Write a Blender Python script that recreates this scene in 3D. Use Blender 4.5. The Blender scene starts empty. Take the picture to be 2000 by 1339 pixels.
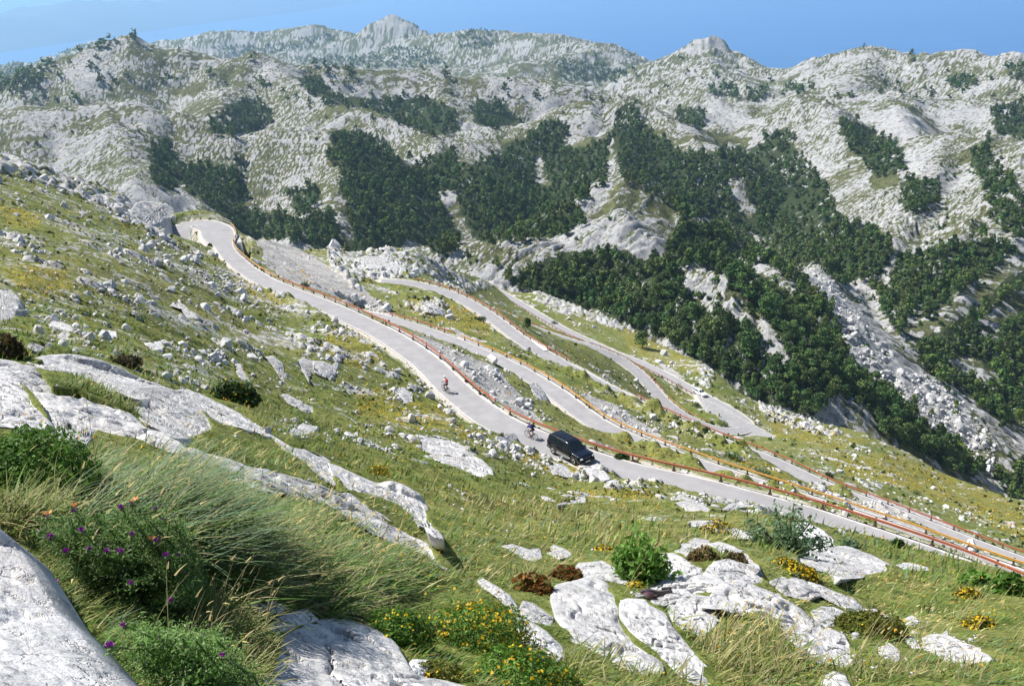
import bpy, bmesh, math, random, time
import numpy as np
from mathutils import Vector, Matrix
T0 = time.time()
random.seed(7)
RNG = np.random.default_rng(11)
SC = bpy.context.scene
COL = SC.collection
Q = 1.0                      # terrain grid density

# ------------------------------------------------------------------ names and tags
def tag(o, label=None, cat=None, group=None, kind=None):
    if label: o['label'] = label
    if cat: o['category'] = cat
    if group: o['group'] = group
    if kind: o['kind'] = kind
    return o

def empty(name, loc=(0, 0, 0), rot=(0, 0, 0)):
    o = bpy.data.objects.new(name, None)
    COL.objects.link(o)
    o.location = loc
    o.rotation_euler = rot
    return o

def link(name, me, parent=None, loc=None, rot=None, scale=None):
    o = bpy.data.objects.new(name, me)
    COL.objects.link(o)
    if parent: o.parent = parent
    if loc is not None: o.location = loc
    if rot is not None: o.rotation_euler = rot
    if scale is not None: o.scale = scale
    return o

def np_mesh(name, verts, faces, mat=None, smooth=True, attrs=None):
    """verts (N,3); faces (M,k) one array of equal-size polygons, or list of such arrays"""
    me = bpy.data.meshes.new(name)
    if not isinstance(faces, list): faces = [faces]
    faces = [np.asarray(f, dtype=np.int32) for f in faces if len(f)]
    nv = len(verts)
    me.vertices.add(nv)
    me.vertices.foreach_set('co', np.ascontiguousarray(verts, dtype=np.float32).ravel())
    idx = np.concatenate([f.ravel() for f in faces])
    tot = np.concatenate([np.full(len(f), f.shape[1], dtype=np.int32) for f in faces])
    start = np.concatenate([[0], np.cumsum(tot)[:-1]]).astype(np.int32)
    me.loops.add(len(idx))
    me.loops.foreach_set('vertex_index', idx)
    me.polygons.add(len(tot))
    me.polygons.foreach_set('loop_start', start)
    me.polygons.foreach_set('loop_total', tot)
    me.polygons.foreach_set('use_smooth', np.full(len(tot), bool(smooth)))
    if attrs:
        for k, v in attrs.items():
            v = np.asarray(v, dtype=np.float32)
            if v.ndim == 1:
                a = me.attributes.new(k, 'FLOAT', 'POINT')
                a.data.foreach_set('value', v)
            else:
                a = me.attributes.new(k, 'FLOAT_COLOR', 'POINT')
                c = np.ones((nv, 4), dtype=np.float32); c[:, :3] = v
                a.data.foreach_set('color', c.ravel())
    me.update(calc_edges=True)
    if mat: me.materials.append(mat)
    return me

# ------------------------------------------------------------------ noise
def _perm(seed):
    p = np.random.default_rng(seed).permutation(256)
    return np.concatenate([p, p, p[:2]]).astype(np.int32)
_PERMS = {}
_G2 = np.array([[math.cos(a), math.sin(a)] for a in np.linspace(0, 2*math.pi, 16, endpoint=False)], dtype=np.float32)
_g = np.random.default_rng(5).normal(size=(32, 3)); _G3 = (_g/np.linalg.norm(_g, axis=1)[:, None]).astype(np.float32)

def noise2(x, y, seed=0):
    P = _PERMS.setdefault(seed, _perm(seed))
    x = np.asarray(x, dtype=np.float64); y = np.asarray(y, dtype=np.float64)
    xi = np.floor(x); yi = np.floor(y)
    fx = (x-xi).astype(np.float32); fy = (y-yi).astype(np.float32)
    xi = xi.astype(np.int64) & 255; yi = yi.astype(np.int64) & 255
    u = fx*fx*fx*(fx*(fx*6-15)+10); v = fy*fy*fy*(fy*(fy*6-15)+10)
    def g(ix, iy, dx, dy):
        h = P[P[ix & 255]+(iy & 255)] & 15
        return _G2[h, 0]*dx+_G2[h, 1]*dy
    a = g(xi, yi, fx, fy); b = g(xi+1, yi, fx-1, fy)
    c = g(xi, yi+1, fx, fy-1); d = g(xi+1, yi+1, fx-1, fy-1)
    a = a+u*(b-a); c = c+u*(d-c)
    return (a+v*(c-a))*1.5

def noise3(p, seed=0):
    P = _PERMS.setdefault(seed, _perm(seed))
    i = np.floor(p); f = (p-i).astype(np.float32); i = i.astype(np.int64) & 255
    w = f*f*f*(f*(f*6-15)+10)
    out = 0
    for dx in (0, 1):
        for dy in (0, 1):
            for dz in (0, 1):
                h = P[P[P[(i[:, 0]+dx) & 255]+((i[:, 1]+dy) & 255)]+((i[:, 2]+dz) & 255)] & 31
                g = _G3[h]
                v = g[:, 0]*(f[:, 0]-dx)+g[:, 1]*(f[:, 1]-dy)+g[:, 2]*(f[:, 2]-dz)
                out = out+v*(w[:, 0] if dx else 1-w[:, 0])*(w[:, 1] if dy else 1-w[:, 1])*(w[:, 2] if dz else 1-w[:, 2])
    return out*1.6

def fbm2(x, y, oct=4, seed=0, gain=0.5):
    s = 0; a = 1.0; t = 0
    for k in range(oct):
        s = s+a*noise2(x*2**k+k*17.3, y*2**k-k*9.1, seed+k); t += a; a *= gain
    return s/t

def fbm3(p, oct=4, seed=0, gain=0.5):
    s = 0; a = 1.0; t = 0
    for k in range(oct):
        s = s+a*noise3(p*2**k+k*13.7, seed+k); t += a; a *= gain
    return s/t

def sstep(a, b, x):
    t = np.clip((x-a)/(b-a), 0, 1)
    return t*t*(3-2*t)

def smax(a, b, k):
    h = np.clip(0.5+0.5*(a-b)/k, 0, 1)
    return b*(1-h)+a*h+k*h*(1-h)

# ------------------------------------------------------------------ camera
FPX = 1800.0; PITCH = math.radians(23.0)
FW = np.array([0, math.cos(PITCH), -math.sin(PITCH)]); UPV = np.array([0, math.sin(PITCH), math.cos(PITCH)])
cam_d = bpy.data.cameras.new('camera'); cam = bpy.data.objects.new('camera', cam_d); COL.objects.link(cam)
cam_d.sensor_width = 36.0; cam_d.lens = FPX/2000*36.0; cam_d.clip_start = 0.05; cam_d.clip_end = 120000
cam.rotation_euler = (math.pi/2-PITCH, 0, 0)
SC.camera = cam

def rays(px, py):
    px = np.asarray(px, float); py = np.asarray(py, float)
    cx = (px-1000)/FPX; cy = (669.5-py)/FPX
    d = np.stack([cx, FW[1]+cy*UPV[1], FW[2]+cy*UPV[2]], -1)
    return d/np.linalg.norm(d, axis=-1)[..., None]

def at_r(px, py, r): return rays(px, py)*np.asarray(r, float)[..., None]
def at_z(px, py, z):
    d = rays(px, py)
    return d*(np.asarray(z, float)/d[..., 2])[..., None]
def project(p):
    p = np.asarray(p, float)
    w = p@FW; u = p@UPV
    return 1000+FPX*p[..., 0]/w, 669.5-FPX*u/w
# ------------------------------------------------------------------ terrain control data (what stands where)
# near hillside: picture point and distance in metres
NEAR_R = """0 1339 2.6;300 1339 3.0;500 1339 3.5;700 1339 4.1;1000 1339 5.0;1300 1339 6.0;1600 1339 6.9;2000 1339 7.6;-250 1339 2.4;2250 1339 8.4
0 1050 3.9;200 1100 4.1;350 1050 4.6;100 900 5.4;300 900 6.4;0 790 7.0;0 730 8.4;500 1050 5.4;700 1100 6.6;450 950 7.0;600 1200 4.9
1280 1162 8.3;1000 1100 8.8;850 1080 8.2;1350 1090 10;1250 1080 11;1600 1130 10.8;1700 1200 9.8;1900 1200 10.4;2000 1150 12.4;1600 1080 14.4
1650 1075 16;1800 1112 15;1920 1142 14.4;2150 1180 12;1530 1015 18;1420 1010 20;1300 990 26;1200 1000 22;1100 1000 20;1000 1000 18.5;1000 945 27;900 950 20
700 950 13.5;550 880 11;400 830 11;250 760 12;100 710 12;60 665 24;200 660 30;300 700 28;455 765 29;600 830 30;550 780 38;700 870 28;800 900 28
880 870 38;700 780 50;650 700 66;750 740 66;820 780 62;850 830 50;960 865 50;1050 905 52;1130 965 38;1200 955 44;1350 990 32
0 600 33;150 550 46;0 480 55;300 600 50;450 640 62;550 640 80;400 550 85;300 500 86;150 430 96;0 400 86;0 335 118;100 352 128;200 385 134;290 435 136;450 560 98;560 590 98
-250 560 34;-250 400 80;-200 300 120;-200 700 12"""
NEAR_Z = """345 470 -41;400 440 -40;440 480 -38.5;500 542 -36.5;600 582 -34.5;650 604 -33.5;740 645 -32.5;830 705 -31.6;890 765 -31;955 815 -30.4;1040 855 -30;1110 885 -29.8
1230 925 -29.3;1350 950 -29;1480 985 -28.7;1600 1020 -28.4;1720 1060 -28;1860 1110 -27.6;1980 1160 -27.2;2200 1250 -26.5
770 628 -45.5;840 650 -44.6;920 680 -43.8;1010 720 -42.8;1090 770 -42;1150 815 -41.4;1220 855 -40.8;1350 905 -40;1500 955 -39;1700 1025 -38;1900 1093 -37;2050 1145 -36
780 549 -51;850 564 -51;920 590 -51;985 640 -51;1040 680 -51;1095 710 -51;1250 790 -51;1380 852 -50.6;1480 888 -50.2;1600 945 -50;1700 990 -49.6;1800 1022 -49;1900 1060 -48.6;2050 1115 -48
905 586 -83;1000 625 -84;1070 652 -85;1140 672 -86;1210 705 -88;1265 745 -89;1300 790 -90;1370 832 -91;1450 842 -92;1410 790 -93;1370 772 -94;1310 737 -96;1240 705 -98;1100 645 -100;1010 590 -102;960 562 -103
1700 850 -108;1800 930 -95;1950 980 -98;1700 930 -80;1600 880 -88;1500 840 -93;1900 1020 -70;2100 1060 -75"""
# outer lip of the near hillside: beyond it the ground falls into the valley (picture point, distance)
EDGE = """-420 230 110;-250 265 115;-120 292 122;0 312 130;100 336 138;200 372 146;280 405 152;340 418 160;445 425 172;475 470 176;520 468 184;600 490 196;640 483 204;690 500 214;740 488 220;830 500 236;900 530 268;960 549 300
1050 570 305;1200 630 292;1300 680 272;1390 722 246;1440 768 236;1500 800 230;1560 818 230;1700 855 232;1760 882 228;1850 932 220;2000 985 212;2150 1030 206;2400 1120 200"""
# valley floors and lower slopes: picture point and distance
VALLEY = """650 480 520;800 460 520;900 420 560;1000 430 600;1100 470 520;1000 540 430;1250 600 380;1500 750 330;1600 800 320;1750 880 310;1950 960 310;1900 650 460;1800 830 430;2000 850 420
1600 450 640;1500 400 680;1450 330 760;1300 300 800;820 330 700;700 340 640;500 410 640;300 400 690;1750 500 560;1900 520 560;2000 640 500;1200 480 540;1300 450 580;1650 620 440;1700 720 420
150 330 740;0 300 780;1500 245 1050;1900 232 1050;1000 240 1130;700 195 1150;480 268 940;620 262 900;200 250 1060;0 250 1060;350 225 1150;0 200 1900;300 165 1800;600 158 1900;900 165 1900;1150 190 1700;600 126 2800;900 120 3000;1150 148 2500;1400 180 1950;1700 160 1950;2000 160 1850
500 100 4200;800 98 4600;100 112 5200;1000 95 4400;-300 300 700;2300 300 800;2300 600 450;2400 900 330;-300 150 1900;2300 150 1700"""
# crests: side slope, roundness, blend, then picture points with distances
CRESTS = [
 (.80, 8, "640 95 4300;690 68 4200;730 38 4200;764 19 4200;795 38 4150;838 66 4100;880 85 4000"),
 (.45, 60, "835 66 4000;880 58 3900;930 52 3800;1000 60 3700;1100 72 3500;1180 86 3300;1215 112 3200;1250 132 3150"),
 (.40, 50, "1180 95 3100;1100 105 2900;1030 122 2700"),
 (.42, 70, "300 82 4700;340 74 4600;420 62 4500;520 60 4500;610 47 4400;665 62 4300;710 80 4200"),
 (.35, 80, "-200 130 5600;0 106 5500;100 97 5500;210 76 5300;250 82 5000;330 90 4800"),
 (.50, 10, "1240 142 2500;1285 128 2450;1335 99 2420;1370 79 2405;1385 70 2400;1402 80 2395;1432 98 2380;1490 127 2300"),
 (.42, 40, "1490 130 2200;1590 129 2150;1650 106 2100;1715 92 2080;1765 111 2000;1810 111 1950;1882 94 1900;1935 107 1850;2000 100 1800;2150 95 1700;2350 105 1600"),
 (.40, 30, "1385 110 2300;1420 140 2000;1450 165 1800"),
 (.42, 30, "1715 105 2050;1690 140 1800;1650 170 1600"),
 (.60, 25, "-60 215 1500;30 183 1500;110 111 1500;130 108 1500;200 81 1480;265 77 1460;330 93 1420;400 112 1380;445 118 1300"),
 (.55, 15, "130 110 1490;100 150 1400;60 185 1300"),
 (.50, 15, "265 80 1450;300 130 1330;350 190 1180"),
 (.55, 18, "400 150 1320;440 128 1260;490 97 1220;560 121 1230;640 131 1240;740 141 1250;850 136 1250;930 151 1240;1050 152 1250;1130 165 1240;1200 185 1200"),
 (.55, 10, "490 99 1215;470 150 1100;430 200 1000"),
 (.55, 10, "500 105 1215;570 150 1080;640 208 960"),
 (.50, 12, "850 140 1240;870 180 1100;880 215 1020"),
 (.58, 18, "-200 225 900;0 215 860;60 204 850;120 199 840;200 203 830;300 217 810;400 250 790;435 262 780;520 251 770;600 246 760;645 262 740"),
 (.55, 10, "200 205 828;240 280 740;270 350 660"),
 (.60, 10, "645 262 740;665 330 680;640 400 600;600 450 560"),
 (.52, 14, "630 214 960;700 205 930;760 226 900;830 259 860;900 266 850"),
 (.55, 10, "830 260 858;880 300 790;920 335 730"),
 (.50, 16, "870 255 950;940 250 960;1010 250 960;1060 230 960;1150 192 980;1230 194 980;1300 222 940;1350 262 890;1400 290 840"),
 (.55, 10, "1200 250 900;1205 300 800;1195 370 680"),
 (.62, 6, "1115 405 560;1150 375 545;1207 344 530;1250 370 525;1320 413 520"),
 (.62, 6, "1060 500 480;1120 455 470;1200 414 462;1240 440 455;1300 492 445;1330 520 440"),
 (.70, 6, "1305 560 378;1330 524 372;1365 520 368;1400 532 362;1440 570 350;1490 620 342;1530 660 335;1560 710 328"),
 (.45, 10, "700 500 470;800 490 460;880 480 452;960 473 448;1050 470 450;1100 480 450"),
 (.60, 10, "1280 262 1000;1350 268 980;1450 272 960;1510 240 980;1560 202 990;1605 200 980;1640 250 900;1690 310 820;1725 362 760;1715 420 690"),
 (.50, 20, "1300 215 1350;1420 195 1300;1500 205 1280;1560 190 1250;1640 190 1220;1740 178 1210;1850 192 1180;2000 186 1150;2200 190 1100"),
 (.50, 12, "1740 190 1150;1760 230 1020;1790 262 900"),
 (.55, 14, "1700 420 740;1735 350 800;1780 282 840;1850 260 830;1950 268 800;2010 278 780;2200 290 760"),
 (.55, 8, "1850 262 830;1830 330 740;1790 400 650;1745 470 580"),
 (.55, 8, "2010 280 780;1990 380 640;1960 450 590"),
 (.70, 5, "1590 520 520;1610 560 490;1640 600 470;1660 640 450"),
 (.62, 6, "1640 640 455;1690 690 440;1750 715 430;1830 745 420;1850 790 400"),
 (.60, 5, "1900 430 600;1840 520 540;1790 590 500;1750 630 470"),
 (.55, 5, "1985 470 590;1900 560 520;1830 620 480"),
 (.55, 6, "1470 500 470;1530 560 420;1600 610 400"),
]
def parse(s): return np.array([[float(v) for v in q.split()] for q in s.replace('\n', ';').split(';') if q.strip()])

def tps_fit(U, v, lam=1e-3):
    n = len(U); d2 = ((U[:, None]-U[None])**2).sum(-1)
    K = np.where(d2 > 0, d2*np.log(d2+1e-12), 0)+lam*np.eye(n)
    Pm = np.concatenate([np.ones((n, 1)), U], 1)
    A = np.zeros((n+3, n+3)); A[:n, :n] = K; A[:n, n:] = Pm; A[n:, :n] = Pm.T
    return np.linalg.solve(A, np.concatenate([v, np.zeros(3)]))
def tps_eval(U, w, X):
    out = np.empty(len(X)); n = len(U)
    for i in range(0, len(X), 40000):
        x = X[i:i+40000]; d2 = ((x[:, None]-U[None])**2).sum(-1)
        out[i:i+40000] = (d2*np.log(d2+1e-12))@w[:n]+w[n]+x@w[n+1:]
    return out
TS = 2.2   # weight of the bearing against log distance
def polar(p):
    rh = np.hypot(p[..., 0], p[..., 1])
    return np.stack([np.arctan2(p[..., 0], p[..., 1])*TS, np.log(rh)], -1), -p[..., 2]/rh

SCL = 1.36                                                     # metres per surveyed metre beyond the foreground
def stretch(r): return r*(1+(SCL-1)*sstep(12, 40, r))
a = parse(NEAR_R); pn = at_r(a[:, 0], a[:, 1], stretch(a[:, 2]))
b = parse(NEAR_Z); pz = at_z(b[:, 0], b[:, 1], b[:, 2]*SCL)
e = parse(EDGE); pe = at_r(e[:, 0], e[:, 1], e[:, 2]*SCL)
U, v = polar(np.concatenate([pn, pz, pe]))
NEARW = tps_fit(U, v, 2e-3); NEARU = U
ve = parse(VALLEY); pv = at_r(ve[:, 0], ve[:, 1], ve[:, 2]*np.where(ve[:, 2] < 1200, SCL, 1.0))
U2, v2 = polar(pv); VALW = tps_fit(U2, v2, 5e-3); VALU = U2
eth = np.arctan2(pe[:, 0], pe[:, 1]); eo = np.argsort(eth)
ETH, ERH = eth[eo], np.hypot(pe[:, 0], pe[:, 1])[eo]

# polar grid about the place the photographer stands
def seg(a, b, n): return np.exp(np.linspace(math.log(a), math.log(b), int(n*Q), endpoint=False))
RHO = np.concatenate([seg(.5, 2, 60), seg(2, 40, 480), seg(40, 440, 660), seg(440, 1650, 520), seg(1650, 7600, 300), [7600.]])
deg = math.radians
THE = np.concatenate([np.linspace(deg(-64), deg(-37), 50, endpoint=False), np.linspace(deg(-37), deg(37), int(1000*Q), endpoint=False), np.linspace(deg(37), deg(64), 51)])
NR, NT = len(RHO), len(THE)
LR = np.log(RHO)

def upsample(f, step):
    """f is sampled at every step-th row and column (plus the last)"""
    ri = np.unique(np.append(np.arange(0, NR, step), NR-1)); ti = np.unique(np.append(np.arange(0, NT, step), NT-1))
    g = f(THE[ti], RHO[ri])                                   # (len(ri), len(ti))
    tmp = np.empty((NR, len(ti)))
    x = np.interp(np.arange(NR), ri, np.arange(len(ri))); i0 = np.minimum(x.astype(int), len(ri)-2); t = (x-i0)[:, None]
    tmp = g[i0]*(1-t)+g[i0+1]*t
    x = np.interp(np.arange(NT), ti, np.arange(len(ti))); j0 = np.minimum(x.astype(int), len(ti)-2); t = (x-j0)[None]
    return tmp[:, j0]*(1-t)+tmp[:, j0+1]*t

def near_f(th, rh):
    erh = np.interp(th, ETH, ERH)
    TH, RH = np.meshgrid(th, rh)
    RC = np.minimum(RH, erh[None]*1.0)
    t = tps_eval(NEARU, NEARW, np.stack([TH.ravel()*TS, np.log(RC).ravel()], -1)).reshape(TH.shape)
    over = np.maximum(RH-erh[None], 0)
    return -t*RC-np.where(over > 0, .95*(np.sqrt(over*over+36)-6), 0)
def val_f(th, rh):
    TH, RH = np.meshgrid(th, rh)
    RC = np.clip(RH, 250, 5600)
    t = tps_eval(VALU, VALW, np.stack([TH.ravel()*TS, np.log(RC).ravel()], -1)).reshape(TH.shape)
    z = -t*RC
    z = z-14-72*sstep(480, 950, RH)*(1-.6*sstep(1700, 2500, RH))
    drop = np.interp(TH, [-.6, -.15, .0, .06, .12, .2, .7], [5200, 5200, 4600, 3600, 2900, 2350, 2000])
    return z-np.maximum(RH-5600, 0)*.9-np.maximum(RH-drop, 0)*.42
print('fit', round(time.time()-T0, 1))
THG, RHG = np.meshgrid(THE, RHO)
X = RHG*np.sin(THG); Y = RHG*np.cos(THG)
ZN = upsample(near_f, 4); ZV = upsample(val_f, 6)
print('tps', round(time.time()-T0, 1))

def crest_f(th, rh):
    TH, RH = np.meshgrid(th, rh)
    x = RH*np.sin(TH); y = RH*np.cos(TH)
    sc = np.clip(RH/900, .35, 1.3)
    wx = 10*sc*fbm2(x/(90*sc), y/(90*sc), 3, 31); wy = 10*sc*fbm2(x/(90*sc)+40, y/(90*sc), 3, 37)
    x = x+wx; y = y+wy
    out = np.full(x.shape, -9999.0)
    m = RH > 200
    xm, ym = x[m], y[m]; om = out[m]
    for s, c, pts in CRESTS:
        q = parse(pts); p = at_r(q[:, 0], q[:, 1], q[:, 2]*np.interp(q[:, 2], [1100, 1600], [SCL, 1.05]))
        best = np.full(om.shape, -9999.0)
        for i in range(len(p)-1):
            ax, ay, az = p[i]; bx, by, bz = p[i+1]
            dx, dy = bx-ax, by-ay; L2 = dx*dx+dy*dy
            t = np.clip(((xm-ax)*dx+(ym-ay)*dy)/L2, 0, 1)
            d2 = (xm-ax-t*dx)**2+(ym-ay-t*dy)**2
            best = np.maximum(best, az+t*(bz-az)-s*(np.sqrt(d2+c*c)-c))
        om = smax(om, best, 5.0*np.clip(RH[m]/700, .5, 4))
    out[m] = om
    return out
ZC = upsample(crest_f, 2)
print('crests', round(time.time()-T0, 1))
far = smax(ZV, ZC, 10.0*np.clip(RHG/700, .4, 4))
far = np.maximum(far-np.maximum(RHG-5600, 0)*.5, -1560)
PX = np.maximum(RHG*np.gradient(LR)[:, None], RHG*.0013)      # grid spacing in metres
def fade(lam): return sstep(2.0, 5.0, lam/PX)
# relief of the far hills: gullies and limestone ribs
S = np.clip(RHG/1000, .5, 3.0)
hm = sstep(180, 330, RHG)
NF = np.interp(RHG, [300, 700], [.35, 1.0])
rel = 7*NF*S*fbm2(X/(110*S), Y/(110*S), 3, 51)
rid = 1-np.abs(fbm2(X/(62*S)+.35*noise2(X/40, Y/40, 3), Y/(62*S), 2, 61))*2.2
rel = rel+5.0*NF*S*rid
# ribs run down the slopes; their bearing drifts across the hills
ang = 0.55*noise2(X/420, Y/420, 71)+np.clip(X/900, -.7, .7)*.8
ca, sa = np.cos(ang), np.sin(ang)
A = X*ca-Y*sa; B = X*sa+Y*ca
rb1 = .75-2.3*np.abs(noise2(A/13+.8*noise2(X/14, Y/14, 73), B/34, 72))
rb2 = noise2(A/4.2+.8*noise2(X/6, Y/6, 76), B/11, 75)
rb3 = noise2(A/2.3, B/5.2, 77)
rb0 = noise2(A/22+.6*noise2(X/30, Y/30, 79), B/48, 78)
rb4 = np.abs(noise2(A/6.5+3, B/8+.9*noise2(X/5, Y/5, 80), 70))
rb5 = np.abs(noise2(A/3.1, B/3.9, 69))
amp = .35+1.25*sstep(-.35, .45, fbm2(X/150, Y/150, 3, 66))
relfine = (2.4*rb0+fade(9)*(2.8*rb1+.8)+amp*(fade(5)*4.0*(rb4-.25)+fade(3)*2.8*(rb5-.25))+fade(4.2)*1.4*rb2+fade(2.3)*.9*rb3)*np.interp(RHG, [300, 650, 1500, 4000], [.34, .62, 1.1, .7])
damp = 1.0
for _x, _y, _r in ((764, 19, 4200),):
    _p = at_r(_x, _y, _r*1.05); damp = damp*(1-np.exp(-((X-_p[0])**2+(Y-_p[1])**2)/60.**2))
far_h = far+hm*(damp*rel-4*S)+hm*relfine*(.6+.4*damp)
HILLS = {'amp': amp, 'rb4': rb4, 'rb5': rb5, 'rb0': rb0, 'rb1': rb1, 'rb2': rb2, 'rb3': rb3}
Z = smax(ZN, far_h, 6.0)
farmask = sstep(-3, 3, far_h-ZN)
print('hills', round(time.time()-T0, 1))

# relief of the near hillside
am = np.clip(RHG/60, .05, 1.0)
nrel = .9*am*fbm2(X/13, Y/13, 3, 81)+.45*np.clip(RHG/25, .1, 1)*fbm2(X/3.4, Y/3.4, 3, 85)*fade(3.4)+.05*fbm2(X/.5, Y/.5, 3, 88)*fade(.5)
clus = fbm2(X/24, Y/24, 3, 91)
rk = noise2(X/2.6+.7*noise2(X/1.7, Y/1.7, 94), Y/2.2, 93)+.55*noise2(X/1.1, Y/1.2, 95)*fade(1.1)+.4*noise2(X/5.5, Y/5, 96)
thr = .68-.85*clus
nearrock = sstep(thr, thr+.22, rk)*(1-farmask)*sstep(16, 34, RHG)
nrel = nrel+nearrock*(.25+.55*np.clip(rk-thr, 0, 1))*np.clip(RHG/70, .4, 1.1)
Z = Z+(1-farmask)*nrel
# ------------------------------------------------------------------ roads: centre line (picture points), heights and width
ROADS = {
 'top':   (3.5, "351 520 -43;347 492 -41.8;338 466 -40.9;354 446 -40.4;392 435 -40;421 446 -39.4;430 470 -38.8;447 497 -38;478 525 -37.2;515 548 -36.3;557 566 -35.5;605 584 -34.5;650 603 -33.6;700 627 -33;740 646 -32.5;783 671 -32;832 706 -31.5;862 735 -31.2;892 766 -31;925 792 -30.7;960 818 -30.4;1001 840 -30.2;1040 856 -30;1110 885 -29.8;1180 908 -29.5;1243 926 -29.3;1320 943 -29.1;1400 962 -28.9;1480 984 -28.7;1560 1006 -28.5;1640 1033 -28.2;1720 1060 -28;1800 1088 -27.8;1880 1117 -27.6;1980 1160 -27.2;2100 1215 -26.8;2250 1290 -26.4"),
 'mid':   (3.2, "700 610 -46.5;735 617 -46;770 627 -45.5;802 636 -45;840 649 -44.6;880 664 -44.2;920 681 -43.8;965 699 -43.3;1010 721 -42.8;1050 744 -42.4;1090 770 -42;1125 798 -41.7;1165 827 -41.4;1210 850 -41;1280 878 -40.5;1350 903 -40;1425 930 -39.5;1500 955 -39;1600 988 -38.5;1700 1023 -38;1800 1058 -37.5;1900 1096 -37;2050 1148 -36;2200 1210 -35"),
 'low':   (3.2, "745 550 -51;780 549 -51;815 555 -51;850 564 -51;885 577 -51;918 592 -51;950 612 -51;980 634 -51;1010 658 -51;1040 678 -51;1070 695 -51;1100 712 -51;1170 750 -51;1250 792 -51;1310 820 -50.8;1380 852 -50.6;1430 872 -50.4;1480 890 -50.2;1540 916 -50;1600 946 -50;1650 967 -49.8;1700 985 -49.6;1800 1024 -49;1900 1064 -48.6;2050 1120 -48;2200 1180 -47.4"),
 'bend':  (4.3, "860 572 -82.5;905 587 -83;955 604 -83.6;1000 624 -84;1040 641 -84.6;1080 655 -85.2;1140 674 -86;1180 688 -86.8;1215 704 -88;1245 726 -88.6;1272 755 -89.2;1292 780 -89.8;1325 807 -90.4;1365 828 -91;1405 841 -91.5;1448 842 -92;1462 832 -92.4;1446 815 -92.7;1415 795 -93.2;1385 780 -93.7;1350 760 -94.6;1310 738 -96;1275 720 -97;1240 704 -98;1200 690 -98.7;1150 667 -99.4;1100 643 -100;1055 617 -101;1012 591 -102;985 575 -102.6;955 560 -103"),
}
def smooth_path(p, step, n_iter=2):
    d = np.concatenate([[0], np.cumsum(np.linalg.norm(np.diff(p[:, :2], axis=0), axis=1))])
    s = np.arange(0, d[-1], step)
    q = np.stack([np.interp(s, d, p[:, k]) for k in range(3)], 1)
    w = max(3, int(5.0/step)) | 1
    ker = np.hanning(w+2)[1:-1]; ker /= ker.sum()
    for _ in range(n_iter):
        pad = np.concatenate([2*q[:1]-q[1:w//2+1][::-1], q, 2*q[-1:]-q[-w//2:-1][::-1]]) if len(q) > w else q
        if len(q) > w: q = np.stack([np.convolve(pad[:, k], ker, 'valid')[:len(q)] for k in range(3)], 1)
    return q
ROADP = {}
# grassy banks on the near side that hide the lower roads
BERMS = [('mid', 1160, 1740, 1.8), ('low', 1060, 1530, 2.3), ('low', 1560, 1840, 1.7), ('top', 480, 650, 1.2)]
def seg_nearest(x, y, P3, pad):
    """distance to a path, height there, side (+ = right of travel) for points near it"""
    bd = np.full(x.shape, 1e9); bz = np.zeros(x.shape); bs = np.zeros(x.shape)
    for i in range(0, len(P3)-1):
        ax, ay, az = P3[i]; bx, by, bz_ = P3[i+1]; dx, dy = bx-ax, by-ay; L2 = dx*dx+dy*dy+1e-9
        m = (np.abs(x-(ax+bx)/2) < pad) & (np.abs(y-(ay+by)/2) < pad)
        if not m.any(): continue
        xm, ym = x[m], y[m]
        t = np.clip(((xm-ax)*dx+(ym-ay)*dy)/L2, 0, 1)
        d = np.hypot(xm-ax-t*dx, ym-ay-t*dy)
        k = d < bd[m]
        idx = np.flatnonzero(m)[k]
        bd.flat[idx] = d[k]; bz.flat[idx] = (az+t*(bz_-az))[k]
        bs.flat[idx] = (dy*(xm-ax)-dx*(ym-ay))[k]
    return bd, bz, bs
HPW = 7.0
ROADMASK = np.zeros_like(Z)                                    # 1 on the road bed
rows = np.flatnonzero((RHO > 18) & (RHO < 420))
r0, r1 = rows[0], rows[-1]+1
sx, sy = X[r0:r1].ravel(), Y[r0:r1].ravel(); sz = Z[r0:r1].ravel().copy()
rm = np.zeros_like(sz); RBED = np.full(sz.shape, 1e9)
for k, (w, s) in ROADS.items():
    q = parse(s); p = smooth_path(at_z(q[:, 0], q[:, 1], q[:, 2]*SCL), 1.0)
    ROADP[k] = p
_hx, _hy = project(ROADP['top']); HPI = int(np.argmin(np.hypot(_hx-433, _hy-476)))
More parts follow.
